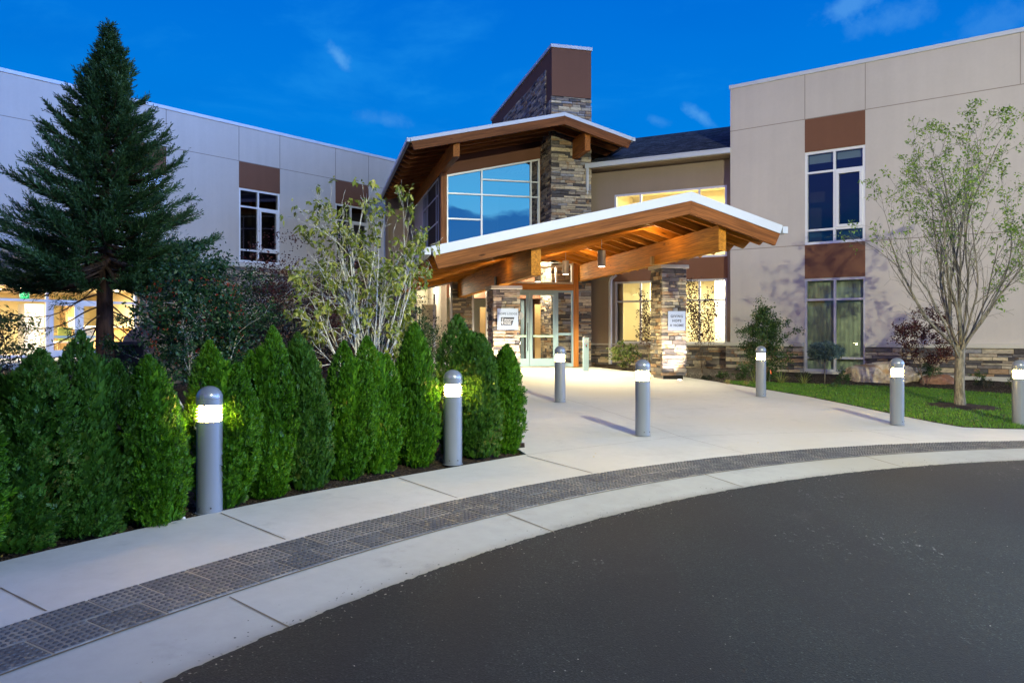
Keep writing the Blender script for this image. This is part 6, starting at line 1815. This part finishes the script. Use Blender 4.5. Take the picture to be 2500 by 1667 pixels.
for i, (px, py, H_, R_, lab) in enumerate(((1848, 882, .34, .22, 'small dark shrub left of the blue spruce'), (1935, 886, .38, .24, 'small dark shrub right of the blue spruce, beside the boulder'), (1915, 893, .12, .16, 'low green tuft in the mulch between blue spruce and boulder'),
                                     (2262, 890, .24, .22, 'low leafy plant on the mulch right of the pear trunk'), (2330, 893, .26, .22, 'low leafy plant on the mulch beside the rightmost bollard'), (2248, 878, .30, .16, 'spindly plant before the pale foundation'), (1625, 872, .10, .14, 'small green plant right of the right pillar foot'), (1660, 868, .16, .2, 'low green plant in the bed under the link window'), (1700, 872, .2, .16, 'little green plant left of the evergreen shrub'))):
    b_ = gb_(px, py); shrub('small_plant', lab, 'plant', b_, H_, R_, M['dullgreen'] if i % 3 else M['darkshrub'], M['twig'], 80 + i, nl=420 if i not in (0, 1) else 900, L=.035, stems=3, bare=.05, group='small plants in the garden bed')
# strap-leaved plants and dry tufts
def strap(name, b, n, L_, W, mat, label, seed, cat='plant', group=None, arch=.8):
    rg = np.random.default_rng(seed); az = rg.uniform(0, 6.2832, n); Q = []
    for i in range(n):
        l = L_ * rg.uniform(.6, 1.15); out_ = np.array([math.cos(az[i]), math.sin(az[i]), 0]); lean = rg.uniform(.15, 1.0) * arch
        p = np.array(b) + out_ * .03 * rg.random(); d = nrm(out_ * lean + [0, 0, 1.0]); sd = np.array([-out_[1], out_[0], 0]); k = 6
        for q in range(k):
            w0 = W * (1 - (q / k) ** 2); w1 = W * (1 - ((q + 1) / k) ** 2); p1 = p + d * l / k
            Q.append([p - sd * w0 / 2, p + sd * w0 / 2, p1 + sd * w1 / 2, p1 - sd * w1 / 2]); p = p1
            d = nrm(d + out_ * .12 * lean + [0, 0, -.22 * lean])
    return tag(qmesh(name, np.array(Q), mat, None, origin=b), label, cat, group)
for i, (px, py, n, L_, lab) in enumerate(((1733, 884, 22, .42, 'yellowing upright strap-leaved plant at the left orange flag'), (1795, 884, 34, .50, 'arching strap-leaved plant right of the lit bollard by the evergreen shrub'), (1845, 886, 26, .40, 'arching strap-leaved plant below the curtained window'))):
    strap('daylily', gb_(px, py), n, L_, .016, M['lily'], lab, 90 + i, group='strap-leaved plants in the garden bed')
for i, (px, py, lab) in enumerate(((1668, 888, 'dry blond grass tuft at the pavement edge, the leftmost'), (1712, 891, 'dry blond grass tuft in the middle of three at the pavement edge'), (1742, 893, 'small dry grass tuft nearest the lawn corner'))):
    x, y = G(*D(px, py - 4)); strap('grass_tuft', (x + .1, y + .25, gz(x, y) + .01), 170, .18, .005, M['dryblade'], lab, 95 + i, group='dry grass tufts at the pavement edge', arch=1.6)
# dark-leaved small trees against the lit windows and the plant on the downspout
for i, (px, dd, ty_, rr, lab) in enumerate(((1498, 22.3, 665, .42, 'small dark-leaved tree left of the right pillar against the lit window'), (1612, 22.0, 638, .62, 'small dark-leaved tree right of the right pillar against the bright window'))):
    b_ = vg(px, dd); b_ = (b_[0], b_[1], gright(b_[0], b_[1])); tr = Tree(110 + i)
    P = dict(levels=2, seg=.16, wander=.05, up=(.03, .03, .02), kids=(7, 5), kstart=(.15, .2), spread=(30, 34), lfac=(.42, .5), rfac=.5, taper=.35, rmin=.004)
    for k in range(5):
        az = k * 2.4 + i; a = math.radians(9 + 13 * (k % 3)); tr.limb((0, 0, -.03), (math.sin(a) * math.cos(az) * (.85 if i else 1.0), math.sin(a) * math.sin(az), math.cos(a)), (hgt(ty_, dd, b_)) * (1.0 if k % 2 else .85), .016, 0, P)
    fit(tr, hgt(ty_, dd, b_), (.50, .46)[i], .93)
    tp_ = [t for t in tr.tips if t[0].z > .95 and tr.r.random() < .8]
    treething('small_tree', lab, 'tree', b_, tr, M['twig'], leafcloud(tp_, 5, .058, .75, .06, 7 + i), M['vine'], 'dark small trees before the lit windows')
b_ = vg(1440, 24.6); b_ = (b_[0], b_[1], gright(b_[0], b_[1])); shrub('hydrangea', 'pale-leaved hydrangea against the stone base under the link window', 'shrub', b_, .95, .50, M['hydrangea'], M['twig'], 120, nl=900, L=.075, asp=.7, stems=7, bare=.1, shape='vase')
b_ = vg(1515, 23.8); b_ = (b_[0], b_[1], gright(b_[0], b_[1])); shrub('shrub', 'dim green shrub between the hydrangea and the right pillar', 'shrub', b_, .7, .35, M['dullgreen'], M['twig'], 121, nl=900, L=.06, stems=5)
